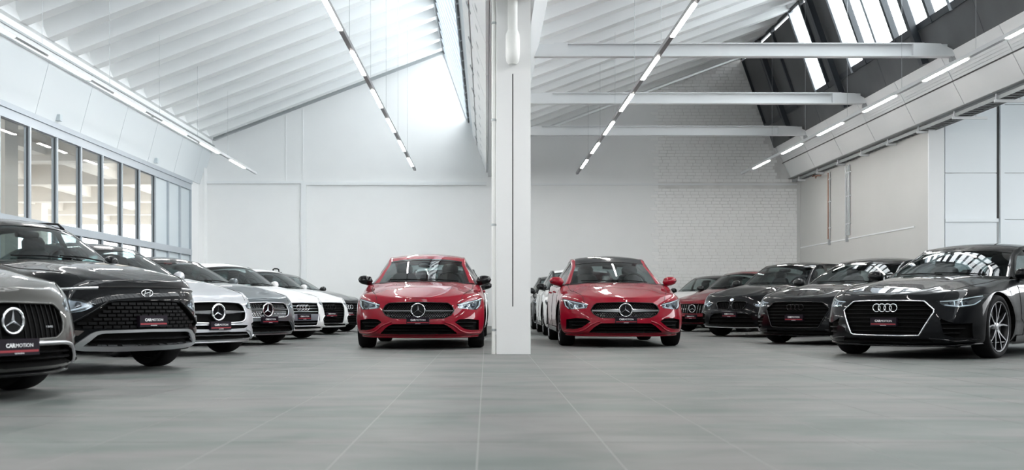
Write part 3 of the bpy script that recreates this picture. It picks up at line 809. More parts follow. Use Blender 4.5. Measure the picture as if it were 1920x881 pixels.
    def wheels(s):
        for xw in (0, -s.wb):
            for sg in (1, -1):
                R, wd = s.wr, .225; yo = s.w-.02; h = wd/2; rr = R*d_rim(s)
                t = MB(); t.lathe([(rr, -h+.02), (R-.03, -h), (R-.012, -h+.012), (R, -h+.04), (R, h-.04), (R-.012, h-.012), (R-.03, h), (rr+.01, h-.006), (rr, h-.02), (rr-.015, h-.03), (rr-.015, -h+.03), (rr, -h+.02)], (0, 0, 0), 'y', 40)
                o = t.build('wheel', RUB, s.root, smooth=50); o.location = (xw, sg*(yo-wd/2), R)
                if sg < 0: o.rotation_euler = (0, 0, math.pi)
                b = MB(); b.lathe([(rr-.012, -h+.03), (rr-.012, h-.03), (rr, h-.012), (rr-.004, h-.008), (rr-.016, h-.012), (rr-.03, h-.05), (rr-.03, -h+.03)], (0, 0, 0), 'y', 40)
                two = s.d.get('rimm', ALLOY)
                b.build('rim', DALLOY, o, smooth=50)
                b = MB(); b.tube([((rr-.004)*math.cos(q), h-.010, (rr-.004)*math.sin(q)) for q in [2*math.pi*i/48 for i in range(48)]], .0045, 6, closed=True); b.build('rim_lip', two, o, smooth=60)
                dk = MB(); dk.lathe([(0, .02), (rr*.78, .02), (rr*.78, .035), (0, .035)], (0, 0, 0), 'y', 32); dk.build('brake_disc', DISC, o)
                dk = MB(); dk.lathe([(0, -h+.035), (rr-.02, -h+.035), (rr-.02, -h+.03), (0, -h+.03)], (0, 0, 0), 'y', 32); dk.build('wheel_back', CAV, o)
                ns = 5
                for k in range(ns):
                    sp = MB(); q0 = 2*math.pi*k/ns+.3
                    def pt(r, q, y): return (r*math.cos(q), y, r*math.sin(q))
                    for e in (-1, 1):
                        q1, q2, q3 = q0+e*.10, q0+e*.20, q0+e*.30
                        a = [pt(.045, q1, h-.035), pt(rr*.55, q2, h-.022), pt(rr-.02, q3, h-.016)]
                        wdt = [.013, .009, .008]
                        tp, bt = [], []
                        for (x, y, z), wv, q in zip(a, wdt, (q1, q2, q3)):
                            tx, tz = -math.sin(q)*wv, math.cos(q)*wv
                            tp.append(((x-tx, y, z-tz), (x+tx, y, z+tz))); bt.append(((x-tx*1.5, y-.035, z-tz*1.5), (x+tx*1.5, y-.035, z+tz*1.5)))
                        for i in range(2):
                            sp.add([*tp[i], *tp[i+1]], [(0, 1, 3, 2)], 0)
                            sp.add([tp[i][0], tp[i+1][0], bt[i+1][0], bt[i][0]], [(0, 1, 2, 3)], 1); sp.add([tp[i][1], tp[i+1][1], bt[i+1][1], bt[i][1]], [(0, 1, 2, 3)], 1)
                    sp.build('spoke', [two, DALLOY], o)
                hb = MB(); hb.lathe([(0, h-.022), (.03, h-.022), (.045, h-.03), (.06, h-.05), (.06, h-.09)], (0, 0, 0), 'y', 20); hb.build('hub_cap', two, o, smooth=40)
    def mirrors(s):
        for sg in (1, -1):
            x0 = s.xcowl-.33; y0 = s.w*.93; z0 = s.ztop(x0)+.065+s.d.get('mz', 0); o = MB(); rows = []
            fold = s.d.get('fold'); cx, cy, cz = x0+(-.06 if fold else .06), s.w-(.085 if fold else .025), z0; hl = .07 if fold else .115
            for i in range(11):
                v = -1+2*i/10; y = cy+v*hl; r = max(1-abs(v)**2.6, 0)**.5
                rr = []
                for j in range(16):
                    q = 2*math.pi*j/16; a, b = math.cos(q), math.sin(q)
                    rr.append((cx+(.085 if a > 0 else (.12 if fold else .055))*r*a-.02*v, sg*y, cz+(.075 if b > 0 else .066)*r*b*(1-.12*v)+.012*v))
                rows.append(rr)
            o.grid(rows, loop=True); mo = o.build('wing_mirror', s.mir_mat, s.root, smooth=60, merge=1e-4)
            b = MB(); b.tube([(cx-.03, sg*(s.w-.20), z0-.09), (cx-.01, sg*(s.w-.12), z0-.065), (cx, sg*(s.w-.05), z0-.04)], [.03, .026, .032], 8, flat=1.3); b.build('stalk', BPL, mo, smooth=60)
            b = MB(); b.lathe([(0, 0), (.055, .002), (.055, .006), (0, .006)], (cx-.066, sg*cy, cz), 'x', 16); b.build('mirror_glass', CHR, mo)
            b = MB(); b.tube([(cx+.065, sg*(cy-.6*hl), cz-.012), (cx+.07, sg*cy, cz-.008), (cx+.05, sg*(cy+.78*hl), cz)], .007, 6); b.build('indicator', LAMPD, mo)
    def cabin(s):
        xs = s.xcowl-1.0; zb = s.belt
        top = s.P(s.lw, 0).z
        for y in (.36, -.36):
            o = MB(); rows = []
            for k, (z, hw, th, lean) in enumerate(((zb-.12, .22, .07, 0), (zb+.05, .22, .07, -.02), (zb+.16, .17, .06, -.05), (zb+.19, .12, .05, -.055))):
                rows.append([(xs+lean+th*math.cos(q), y+hw*math.copysign(abs(math.sin(q))**.6, math.sin(q)), z) for q in [2*math.pi*i/16 for i in range(16)]])
            o.grid(rows, loop=True); o.f.append([i+len(o.v)-16 for i in range(16)]); o.m.append(0)
            o.build('seat', s.seats, s.root, smooth=50)
            h = MB(); rows = []
            for z, hw, th in ((.18, .08, .03), (.20, .125, .05), (.27, .13, .055), (.32, .10, .045), (.335, .04, .02)):
                rows.append([(xs-.06+th*math.cos(q), y+hw*math.copysign(abs(math.sin(q))**.6, math.sin(q)), zb+z) for q in [2*math.pi*i/14 for i in range(14)]])
            h.grid(rows, loop=True); h.f.append([i+len(h.v)-14 for i in range(14)]); h.m.append(0); h.build('headrest', s.seats, s.root, smooth=50)
        xr = xs-.85
        for y in (.38, -.38):
            h = MB(); rows = []
            for z, hw, th in ((-.02, .11, .05), (.06, .13, .05), (.13, .12, .05), (.17, .06, .03)):
                rows.append([(xr+th*math.cos(q), y+hw*math.copysign(abs(math.sin(q))**.6, math.sin(q)), zb+z) for q in [2*math.pi*i/14 for i in range(14)]])
            h.grid(rows, loop=True); h.f.append([i+len(h.v)-14 for i in range(14)]); h.m.append(0); h.build('rear_headrest', s.seats, s.root, smooth=50)
        t = MB(); c = Vector((s.xcowl-.52, .36, zb+.02)); pts = []
        for i in range(24):
            q = 2*math.pi*i/24; pts.append(c+Vector((-.07*math.sin(q), .185*math.cos(q), .17*math.sin(q))))
        t.tube(pts, .015, 8, closed=True); t.tube([c+Vector((0, .18, 0)), c+Vector((.02, 0, 0)), c+Vector((0, -.18, 0))], .02, 6); t.build('steering_wheel', BPL, s.root, smooth=60)
        d = MB(); rows = []
        for x, z in ((s.xcowl-.10, s.cowl-.10), (s.xcowl-.28, s.cowl-.012), (s.xcowl-.42, s.cowl-.012), (s.xcowl-.50, s.cowl-.12)):
            rows.append([(x-.10*v*v, v*s.w*.76, z) for v in [-1+2*i/12 for i in range(13)]])
        d.grid(rows); d.build('dashboard', DASH, s.root, smooth=50)
    def gaps(s):
        # bonnet and door shut lines, door handles
        for sg in (1, -1):
            pts = [s.up(x, sg*(s.w*f), .0) for x, f in [(s.xcowl+.02+(s.fo-.16-s.xcowl)*i/18, .80-.20*(i/18)**2.2) for i in range(18)]]
            b = MB(); b.tube(pts, .0045, 5); b.build('bonnet_gap', GAP, s.root)
            for x0, z0, z1 in ((s.xcowl-.08, .26, None), (s.d.get('xB', -1.45), .24, None)):
                zt = s.ztop(x0)-.02
                b = MB(); b.tube([s.side(x0-(.10 if z < .4 else 0), z, sg, .0) for z in [z0+(zt-z0)*i/10 for i in range(11)]], .0045, 5); b.build('door_gap', GAP, s.root)
            b = MB(); b.tube([s.side(s.xcowl-.08-i*.2, .25, sg, .0) for i in range(10)], .0045, 5); b.build('door_gap', GAP, s.root)
            for xh in (s.d.get('xB', -1.45)+.13, s.d.get('xB', -1.45)-.85):
                if xh < -s.wb+.25: xh = -s.wb+.3
                b = MB(); z = s.belt-.10; b.tube([s.side(xh+.10, z, sg, .0), s.side(xh+.08, z, sg, .022), s.side(xh-.06, z, sg, .024), s.side(xh-.09, z, sg, .0)], .012, 8, flat=.7); b.build('door_handle', s.paint, s.root, smooth=60)
            b = MB(); R = [[s.side(x, z, sg, o) for z, o in ((s.zb+.10, .012), (s.zb+.05, .03), (s.zb+.012, .02))] for x in [-s.wr-.1-(s.wb-2*s.wr-.2)*i/10 for i in range(11)]]; b.grid(R); b.build('sill', GBL, s.root, smooth=60)
    # ---- nose equipment
    def plate(s, z, dx=0.02, w=.30, h=.092, y=0):
        x = s.front(y, z).x+dx
        b = MB(); b.box((x-.06, y-w/2-.004, z-h/2-.004), (x, y+w/2+.004, z+h/2+.004)); pl = b.build('number_plate', PLATE, s.root)
        b = MB(); b.box((x-.001, y-w/2+.004, z-h/2+.015), (x+.0015, y+w/2-.004, z-h/2+.029)); b.build('stripe', PRED, pl)
        text_part('lettering', 'CAR', .036, PWHT, pl, lambda a, b_, c: (x+.0018+c, y-.064+a, z+.0+b_), bold=.0012, width=.070)
        text_part('lettering', 'MOTION', .036, PWHT, pl, lambda a, b_, c: (x+.0018+c, y+.038+a, z+.0+b_), width=.128)
        text_part('small_lettering', 'carmotion', .014, PWHT, pl, lambda a, b_, c: (x+.0018+c, y+a, z-h/2+.004+b_), width=.07)
        return pl
    def star(s, z, R=.093, dx=.012, parent=None, m=CHR, ring=.009, back=True):
        x = s.front(0, z).x+dx
        b = MB(); pts = [(x, R*math.cos(q), z+R*math.sin(q)) for q in [2*math.pi*i/36 for i in range(36)]]
        b.tube(pts, ring, 8, closed=True); e = b.build('emblem', m, s.root, smooth=60)
        b = MB()
        for k in range(3):
            q = math.pi/2+2*math.pi*k/3; tip = (x+.002, (R-.004)*math.cos(q), z+(R-.004)*math.sin(q)); r0 = R*.14
            l = (x-.004, r0*math.cos(q+math.pi/3), z+r0*math.sin(q+math.pi/3)); r = (x-.004, r0*math.cos(q-math.pi/3), z+r0*math.sin(q-math.pi/3))
            b.add([(x+.012, 0, z), l, tip, r], [(0, 1, 2), (0, 2, 3), (1, 3, 2)])
        b.build('star', m, e)
        if back:
            b = MB(); b.lathe([(0, -.012), (R, -.012), (R, -.004), (0, -.004)], (x, 0, z), 'x', 32); b.build('disc', GBL, e)
        return e
    def rings(s, z, r=.046, m=CHR, dx=.01, parent=None, gap=1.5):
        b = MB()
        for k in range(4):
            y = (k-1.5)*r*gap; x = s.front(0, z).x+dx
            b.tube([(x+.002*(k % 2), y+r*math.cos(q), z+r*math.sin(q)) for q in [2*math.pi*i/28 for i in range(28)]], r*.14, 8, closed=True)
        return b.build('emblem', m, s.root, smooth=60)
    def headlight(s, up, lo, style='proj', drl=None, projs=(), inner=LAMPD, depth=.055, drl_r=.008, sm=False):
        for sg in (1, -1):
            f = (lambda p: p) if sg > 0 else mirror
            s.cavity(f(up), f(lo), depth, 18, 5, sm)
            hl = s.panel('headlight', f(up), f(lo), inner, o=-depth+.012, i=-depth-.01, n=18, mm=5, sm=sm)
            for pth in (drl or []): s.strip('light_guide', f(pth), drl_r, DRL, hl, off=-.014, n=20, sm=False)
            for (y, z, r) in projs:
                p, n = s.hit((s.fo+2, sg*y, z), (-1, 0, 0)); n = (n+Vector((1.2, 0, 0))).normalized(); c = p-n*.034
                b = MB(); b.lathe([(0, .016), (r*.4, .013), (r*.75, .006), (r*.85, 0)], (0, 0, 0), 'x', 20); b.lathe([(r*.86, 0), (r*1.0, .006), (r*1.06, -.004), (r*1.0, -.04)], (0, 0, 0), 'x', 20, m=1)
                M = n.to_track_quat('X', 'Z').to_matrix(); b.v = [tuple(M @ Vector(v)+c) for v in b.v]
                b.build('projector', [PROJ, CHR], hl, smooth=60, recalc=False)
            s.panel('lens', f(up), f(lo), LENS, hl, o=.003, i=.001, n=18, mm=5, sm=sm)
    def opening(s, name, up, lo, depth=.06, slats=0, m=BPL, sm=False, frame=None, fr=.01, both=False, sl_r=.010, n=26, back=CAV):
        for sg in ((1, -1) if both else (1,)):
            f = (lambda p: p) if sg > 0 else mirror
            s.cavity(f(up), f(lo), depth, n, 5, sm)
            g = s.panel(name, f(up), f(lo), back, o=-depth+.008, i=-depth-.012, n=n, sm=sm)
            poly = f(up)+f(lo)[::-1][1:-1]; zs = [q[1] for q in poly]; yl = [q[0] for q in poly]
            for k in range(slats):
                z = min(zs)+(max(zs)-min(zs))*(k+1)/(slats+1)
                ys = [y for y in np.linspace(min(yl), max(yl), 90) if inside(poly, y, z)]
                if len(ys) < 4: continue
                b = MB(); b.tube([s.front(y, z, -depth*.45) for y in np.linspace(ys[0], ys[-1], 16)], sl_r, 6, flat=1.6); b.build('slat', m, g, smooth=60)
            if frame:
                s.strip('frame', f(up)+f(lo)[::-1][1:-1], fr, frame, g, off=.002, n=70, sm=False, closed=True)
        return g
    def badge(s, name, txt, y, z, w, m, parent, dx=.0):
        x = s.front(y, z).x+dx
        return text_part(name, txt, .04, m, parent, lambda a, b, c: (x+c, y+a, z-.01+b), width=w)
def d_rim(s): return s.d.get('rimr', .78)
def head_pos(theta, right=False):
    return math.radians(-(90+theta) if right else -(90-theta))
# ---- paints
RED = paint('red', (.23, .0025, .014), 0, .4); BLACK = paint('black', (.0025, .003, .004), 0, .4, cior=1.25)
GREY = paint('warm_grey', (.06, .06, .056), .4, .35); SILVER = paint('silver', (.47, .485, .51), .4, .4)
DGREY = paint('dark_grey', (.10, .115, .125), .4, .35); PWHITE = paint('white', (.74, .75, .75), 0, .35)
ANTH = paint('anthracite', (.02, .022, .023), .3, .35); DRED = paint('dark_red', (.13, .004, .010), .1, .35)

def sedan_gh(H=1.43, base=.955, xc=-.42, roofx=-1.75, xr=-3.45, zr=1.03, hw=.72, rw=.575, head=None):
    hx = head or xc-.78
    return [(xc, base, hw, .27, .02), (xc-.36, base+(H-.10-base)*.52, hw-.075, .20, .035), (hx, H-.10, rw, .11, .045), (hx-.22, H-.035, rw, .04, .05),
            (roofx, H, rw, 0, .055), (roofx-.55, H-.045, rw-.01, 0, .05), (roofx-.95, H-.13, rw-.02, -.04, .045), (xr, zr, .62, -.14, .02)]
CLA = dict(L=4.69, W=1.83, H=1.425, wb=2.73, fo=.93, wr=.325, zb=.175, lead=.655, n0=2.6, n1=2.25, fend=.80, cowl=.955, belt=.925, rear=1.02,
           xcowl=-.40, xB=-1.50, iw=2, ir=6, gh=sedan_gh(1.425, .955, -.40), xrear=-3.2)
def pins(c, g, poly, hole, step=(.024, .019), m=SAT, off=-.018, r=.0052, skip=None):
    """small studs of a studded grille, one mesh"""
    b = MB(); ys = [p[0] for p in poly]; zs = [p[1] for p in poly]; k = 0
    z = min(zs)+step[1]*.6
    while z < max(zs):
        y = min(ys)+(step[0]/2 if k % 2 else 0)
        while y < max(ys):
            if inside(poly, y, z) and math.hypot(y, z-hole[0]) > hole[1] and not (skip and abs(z-skip[0]) < skip[1]):
                p = c.front(y, z, off); w = r*(.8+.5*(1 if z < hole[0] else .0))
                b.add([(p.x+.006, p.y, p.z), (p.x, p.y+w, p.z), (p.x, p.y, p.z+w), (p.x, p.y-w, p.z), (p.x, p.y, p.z-w)], [(0, 1, 2), (0, 2, 3), (0, 3, 4), (0, 4, 1)])
            y += step[0]
        z += step[1]; k += 1
    o = b.build('studs', m, g); tag(o, kind='stuff'); return o
def shrink(poly, k, cz):
    return [(y*k, cz+(z-cz)*k) for y, z in poly]

def cla(label, pos, rz, paint_, mir, roof, thick):
    c = Car(dict(CLA, paint=paint_, mirror=mir, roofm=roof, blackpillar=False), 'sedan_car', label, pos, rz)
    gu = [(-.49, .535), (-.455, .60), (-.40, .636), (0, .648), (.40, .636), (.455, .60), (.49, .535)]; glo = [(-.49, .535), (-.45, .475), (-.36, .432), (0, .418), (.36, .432), (.45, .475), (.49, .535)]
    g = c.opening('grille', gu, glo, .045, 0)
    pins(c, g, shrink(gu+glo[::-1][1:-1], .95, .535), (.535, .105), skip=(.533, .018 if thick else .012))
    for sg in (1, -1):
        b = MB(); z = .533; R = []
        h = .017 if thick else .010
        for i in range(9):
            y = sg*(.10+.375*i/8); hh = h*(1.35-.7*i/8) if thick else h
            R.append([c.front(y, z+hh, -.004), c.front(y, z+hh*.3, .008), c.front(y, z-hh, -.002), c.front(y, z-hh, -.03)])
        b.grid(R); b.build('bar', SAT, g, smooth=50)
    c.strip('grille_surround', gu+glo[::-1][1:-1], .007, GBL, off=.0, n=80, closed=True, sm=False)
    c.star(.537, .092, .004)
    c.opening('lower_intake', [(-.53, .215), (-.44, .30), (-.36, .348), (0, .352), (.36, .348), (.44, .30), (.53, .215)], [(-.53, .215), (-.3, .210), (0, .208), (.3, .210), (.53, .215)], .07, 2)
    c.opening('side_intake', [(.50, .375), (.56, .415), (.70, .42), (.825, .40)], [(.50, .375), (.62, .285), (.72, .262), (.825, .262)], .05, 2, both=True, n=16)
    for sg in (1, -1):
        f = (lambda p: p) if sg > 0 else mirror
        c.strip('bumper_blade', f([(.36, .375), (.47, .335), (.60, .245), (.70, .222), (.84, .225)]), .013, paint_, off=.0, n=24)
    c.strip('splitter', [(-.84, .182), (-.6, .178), (0, .176), (.6, .178), (.84, .182)], .016, paint_, off=.004, n=40, flat=1.0)
    c.headlight([(.525, .622), (.62, .648), (.72, .668), (.80, .688), (.862, .703)], [(.525, .622), (.548, .562), (.70, .548), (.795, .545), (.845, .60), (.862, .703)],
                drl=[[(.545, .615), (.70, .652), (.845, .690)], [(.80, .562), (.838, .60), (.85, .67)], [(.60, .615), (.585, .575), (.69, .562)]], projs=((.645, .602, .026), (.755, .607, .034)), inner=LAMPI)
    c.plate(.395, .016)
    c.finish(); return c

def gm(px, py):                      # ground point seen at a pixel
    Y = F*CH/(py-VY); return Vector(((px-VX)*Y/F, Y, 0))
def place(theta, wheel_y, emblem_px, fo, half, right=False):
    """front axle position of an angled car: its far front wheel stands at the pixel row wheel_y, its emblem at column emblem_px"""
    t = math.radians(theta); sx = -1 if right else 1
    h = Vector((sx*math.sin(t), -math.cos(t), 0))
    far = Vector((sx*math.cos(t), math.sin(t), 0))
    Yw = F*CH/(wheel_y-VY)
    Ay = Yw-half*far.y; Ey = Ay+fo*h.y; Ex = (emblem_px-VX)*Ey/F
    return Vector((Ex-fo*h.x, Ay, 0)), head_pos(theta, right)
STRAIGHT = math.radians(-90)
def hatch_gh(H, base, xc, xr, zr, hw=.72, rw=.60):
    hx = xc-.68
    return [(xc, base, hw, .26, .02), (xc-.32, base+(H-.09-base)*.55, hw-.07, .19, .035), (hx, H-.085, rw, .11, .045), (hx-.25, H-.025, rw+.005, .04, .05),
            (hx-.75, H, rw, 0, .055), (xr+.75, H-.03, rw-.01, 0, .05), (xr+.38, H-.10, rw-.02, -.02, .045), (xr, zr, .64, -.10, .02)]
def hexa(tip, zt, top, z1, bot, z0, crown=.006):
    up = [(-tip, zt), (-top, z1), (-top*.5, z1+crown), (0, z1+crown*1.3), (top*.5, z1+crown), (top, z1), (tip, zt)]
    lo = [(-tip, zt), (-bot, z0), (-bot*.5, z0-crown), (0, z0-crown), (bot*.5, z0-crown), (bot, z0), (tip, zt)]
    return up, lo
def fins(c, pth, r, m, name='bumper_blade', off=.002):
    for sg in (1, -1): c.strip(name, pth if sg > 0 else mirror(pth), r, m, off=off, n=24)
def merc_lamps(c, z=0):
    c.headlight([(.535, .615+z), (.62, .648+z), (.72, .675+z), (.80, .70+z), (.855, .715+z)], [(.535, .615+z), (.56, .565+z), (.70, .548+z), (.79, .55+z), (.84, .61+z), (.855, .715+z)],
                drl=[[(.56, .612+z), (.70, .658+z), (.84, .70+z)], [(.79, .568+z), (.83, .61+z), (.843, .68+z)]], projs=((.65, .602+z, .026), (.75, .612+z, .034)), inner=LAMPI)

# ---- 1 grey compact with vertical grille bars
def amg(label, pos, rz, pm, spec, bar_m, z0=0):
    c = Car(dict(CLA, paint=pm, **spec), 'compact_car', label, pos, rz)
    gu = [(-.47, .50), (-.455, .57), (-.40, .612), (0, .622), (.40, .612), (.455, .57), (.47, .50)]; glo = [(-.47, .50), (-.44, .43), (-.36, .392), (0, .382), (.36, .392), (.44, .43), (.47, .50)]
    gu = [(y, z+z0) for y, z in gu]; glo = [(y, z+z0) for y, z in glo]
    g = c.opening('grille', gu, glo, .05, 0)
    poly = gu+glo[::-1][1:-1]
    for k in range(-9, 10):
        y = k*(.066 if z0 else .047)
        zs = [z for z in np.linspace(.37+z0, .64+z0, 60) if inside(poly, y, z)]
        if abs(y) < .08 or not zs: continue
        b = MB(); b.tube([c.front(y, z, -.016) for z in np.linspace(zs[0], zs[-1], 6)], .0048 if z0 else .0075, 6, flat=.7); b.build('bar', bar_m, g, smooth=60)
    c.strip('grille_surround', poly, .007, pm, off=.001, n=80, closed=True, sm=False)
    c.star(.505+z0, .088 if z0 else .077, .006)
    if z0 == 0: c.badge('badge', '/// AMG', .31, .47, .06, SAT, g, -.01)
    c.opening('lower_intake', [(-.62, .225), (-.58, .31), (-.50, .345), (0, .350), (.50, .345), (.58, .31), (.62, .225)], [(-.62, .225), (-.3, .215), (0, .213), (.3, .215), (.62, .225)], .07, 2)
    fins(c, [(.16, .365), (.42, .362), (.55, .345), (.61, .29), (.66, .225)], .012, SAT if z0 == 0 else pm)
    c.opening('side_intake', [(.66, .38), (.74, .40), (.83, .39)], [(.66, .38), (.70, .27), (.83, .25)], .045, 2, both=True, n=14)
    c.strip('splitter', [(-.87, .205), (-.6, .186), (0, .180), (.6, .186), (.87, .205)], .014, GBL, off=.012, n=40, flat=1.2)
    merc_lamps(c); c.plate(.345, .03); c.finish(); return c
p, r = place(64, 730, 30, .93, .77)
amg('warm grey car with vertical grille bars, nearest at the left edge', p, r, GREY, dict(L=4.45, fold=True, blackpillar=True, n0=2.35, n1=2.1, gh=hatch_gh(1.43, .955, -.40, -3.35, 1.0), xrear=-3.2, ir=6), BPL)

# ---- 2 black crossover
def crossover():
    p, r = place(57, 686, 281, .84, .75)
    c = Car(dict(paint=BLACK, fold=True, L=4.18, W=1.775, H=1.49, wb=2.58, fo=.84, wr=.325, zb=.20, lead=.775, n0=2.8, n1=2.4, fend=.90, cowl=1.03, belt=.985, rear=1.05, xcowl=-.34, xB=-1.38,
                 gh=hatch_gh(1.49, 1.03, -.34, -3.2, 1.05, .70, .59), xrear=-3.05, ir=6, nose=[(0, -.09), (.06, -.03), (.14, -.005), (.3, 0), (.55, -.005), (.75, -.02), (.9, -.05), (1, -.10)]),
            'crossover_car', 'black crossover with block pattern grille and silver skid plate', p, r)
    up = [(-.72, .42), (-.56, .52), (-.38, .635), (0, .65), (.38, .635), (.56, .52), (.72, .42)]; lo = [(-.72, .42), (-.64, .40), (0, .395), (.64, .40), (.72, .42)]
    g = c.opening('grille', up, lo, .045, 0)
    poly = up+lo[::-1][1:-1]
    for r_ in range(7):
        for k in range(-9, 10):
            y = k*.082+(.041 if r_ % 2 else 0); z = .415+r_*.034
            q = [(y-.034, z-.011), (y+.034, z-.011), (y+.034, z+.011), (y-.034, z+.011)]
            if not all(inside(poly, *a) for a in q): continue
            b = MB(); A = [c.front(*a, -.012) for a in q]; B = [c.front(*a, -.035) for a in q]
            b.add(A+B, [(0, 1, 2, 3), (0, 4, 5, 1), (1, 5, 6, 2), (2, 6, 7, 3), (3, 7, 4, 0)]); b.build('block', BPL, g)
    # slit under the bonnet with slim lamps
    c.strip('bonnet_slit', [(-.72, .745), (-.4, .762), (0, .766), (.4, .762), (.72, .745)], .011, GAP, off=-.002, n=40)
    for sg in (1, -1):
        f = (lambda q: q) if sg > 0 else mirror
        c.strip('daytime_lamp', f([(.46, .752), (.60, .748), (.74, .738)]), .013, SAT, off=.003, n=14, flat=.8)
        c.strip('lamp_trim', f([(.735, .50), (.755, .47), (.77, .44)]), .008, SAT, off=.004, n=10)
        c.strip('grille_edge', f([(.385, .645), (.565, .53), (.725, .43)]), .008, GBL, off=.004, n=20)
        c.panel('corner_trim', f([(.60, .385), (.72, .395), (.83, .385)]), f([(.64, .345), (.73, .345), (.83, .35)]), mat('brown_grey_trim', (.10, .085, .08), .4, metal=.4), o=.006)
    x = c.front(0, .715).x+.006      # oval emblem with slanted H
    b = MB(); b.tube([(x, .062*math.cos(q), .712+.031*math.sin(q)) for q in [2*math.pi*i/32 for i in range(32)]], .005, 8, closed=True); e = b.build('emblem', CHR, c.root, smooth=60)
    b = MB(); b.tube([(x, -.034, .690), (x, -.020, .734)], .006, 6); b.tube([(x, .020, .690), (x, .034, .734)], .006, 6); b.tube([(x, -.028, .706), (x, 0, .713), (x, .028, .718)], .005, 6); b.build('letter', CHR, e, smooth=60)
    c.headlight([(.50, .612), (.60, .652), (.72, .668), (.84, .665)], [(.50, .605), (.60, .552), (.72, .532), (.84, .545)], drl=[[(.55, .60), (.68, .56), (.80, .555)]], projs=((.72, .610, .040), (.62, .605, .028)), inner=LAMPI)
    su, sl = [(-.70, .245), (-.56, .365), (-.50, .385), (0, .392), (.50, .385), (.56, .365), (.70, .245)], [(-.70, .245), (-.60, .222), (-.3, .212), (0, .210), (.3, .212), (.60, .222), (.70, .245)]
    iu, il = [(-.60, .258), (-.51, .345), (-.465, .360), (0, .366), (.465, .360), (.51, .345), (.60, .258)], [(-.60, .258), (-.3, .246), (0, .244), (.3, .246), (.60, .258)]
    # silver frame as a band between outer and inner outline
    oo = resample(su, 40, False)+resample(sl, 40, False)[::-1][1:-1]; ii = resample(iu, 40, False)+resample(il, 40, False)[::-1][1:-1]
    b = MB(); b.grid([[c.front(*q, -.01) for q in oo], [c.front(*q, .018) for q in shrink(oo, .985, .30)], [c.front(*q, .014) for q in ii], [c.front(*q, -.02) for q in ii]], loop=True); b.build('skid_plate', SAT, c.root, smooth=40)
    c.opening('lower_intake', iu, il, .06, 1)
    c.strip('chin', [(-.70, .205), (0, .198), (.70, .205)], .014, BPL, off=.0, n=30)
    for sg in (1, -1):
        b = MB(); R = [c.P(l, sg*.9)+Vector((0, 0, .045 if 0 < i < 10 else .0)) for i, l in enumerate([c_ for c_ in np.linspace(.95, 2.6, 11)])] if hasattr(c, 'P') else None
    c.plate(.462, .02, y=.03); c.finish()
    for sg in (1, -1):
        ls = np.linspace(c.lw+.1, c.lw+1.7, 12); b = MB()
        b.tube([c.P(l, sg*.97)+Vector((0, 0, .035 if 0 < i < 11 else .0)) for i, l in enumerate(ls)], .012, 6); b.build('roof_rail', BPL, c.root, smooth=60)
    return c
crossover()

# ---- 3 silver saloon, 4 dark grey coupe
SAL = dict(blackpillar=True, fold=True, roofm=GBL, L=4.70, W=1.82, H=1.44, wb=2.84, fo=.85, wr=.335, zb=.165, lead=.655, n0=2.6, n1=2.25, fend=.81, cowl=.965, belt=.93, rear=1.03, xcowl=-.56, xB=-1.62, iw=2, ir=6,
           gh=sedan_gh(1.44, .965, -.56, -1.95, -3.5, 1.04), xrear=-3.3)
def saloon():
    p, r = place(54, 660, 412, .85, .77)
    c = Car(dict(SAL, paint=SILVER), 'saloon_car', 'silver saloon with one chrome grille bar, beside the black crossover', p, r)
    gu = [(-.49, .50), (-.47, .585), (-.40, .632), (0, .645), (.40, .632), (.47, .585), (.49, .50)]; glo = [(-.49, .50), (-.45, .43), (-.36, .40), (0, .39), (.36, .40), (.45, .43), (.49, .50)]
    g = c.opening('grille', gu, glo, .055, 0)
    for sg in (1, -1):
        b = MB(); R = []
        for i in range(9):
            y = sg*(.09+.385*i/8); h = .018*(1.3-.7*i/8); R.append([c.front(y, .527+h, -.01), c.front(y, .527+h*.2, .012), c.front(y, .527-h, -.005), c.front(y, .527-h, -.04)])
        b.grid(R); b.build('bar', SAT, g, smooth=50)
    c.strip('grille_surround', glo, .011, SAT, off=.002, n=60); c.strip('grille_surround', gu, .006, SAT, off=.001, n=60)
    c.star(.52, .094, .014, ring=.014)
    c.opening('lower_intake', [(-.60, .205), (-.53, .25), (-.47, .282), (0, .288), (.47, .282), (.53, .25), (.60, .205)], [(-.60, .205), (-.3, .198), (0, .196), (.3, .198), (.60, .205)], .06, 1, m=SAT)
    c.opening('slot_intake', [(-.50, .362), (0, .372), (.50, .362)], [(-.50, .352), (-.44, .325), (0, .318), (.44, .325), (.50, .352)], .04, 0)
    c.opening('side_intake', [(.60, .375), (.72, .405), (.84, .40)], [(.60, .375), (.68, .25), (.84, .225)], .05, 2, both=True, n=14)
    fins(c, [(.46, .315), (.55, .29), (.62, .225), (.72, .195), (.85, .20)], .014, SILVER)
    c.strip('splitter', [(-.86, .185), (-.6, .174), (0, .170), (.6, .174), (.86, .185)], .013, SAT, off=.006, n=40)
    merc_lamps(c, .0)
    for sg in (1, -1): c.strip('amber_reflector', [(sg*.845, .62), (sg*.855, .67)], .012, AMBER, off=-.012, n=6)
    c.plate(.362, .03); c.finish()
saloon()
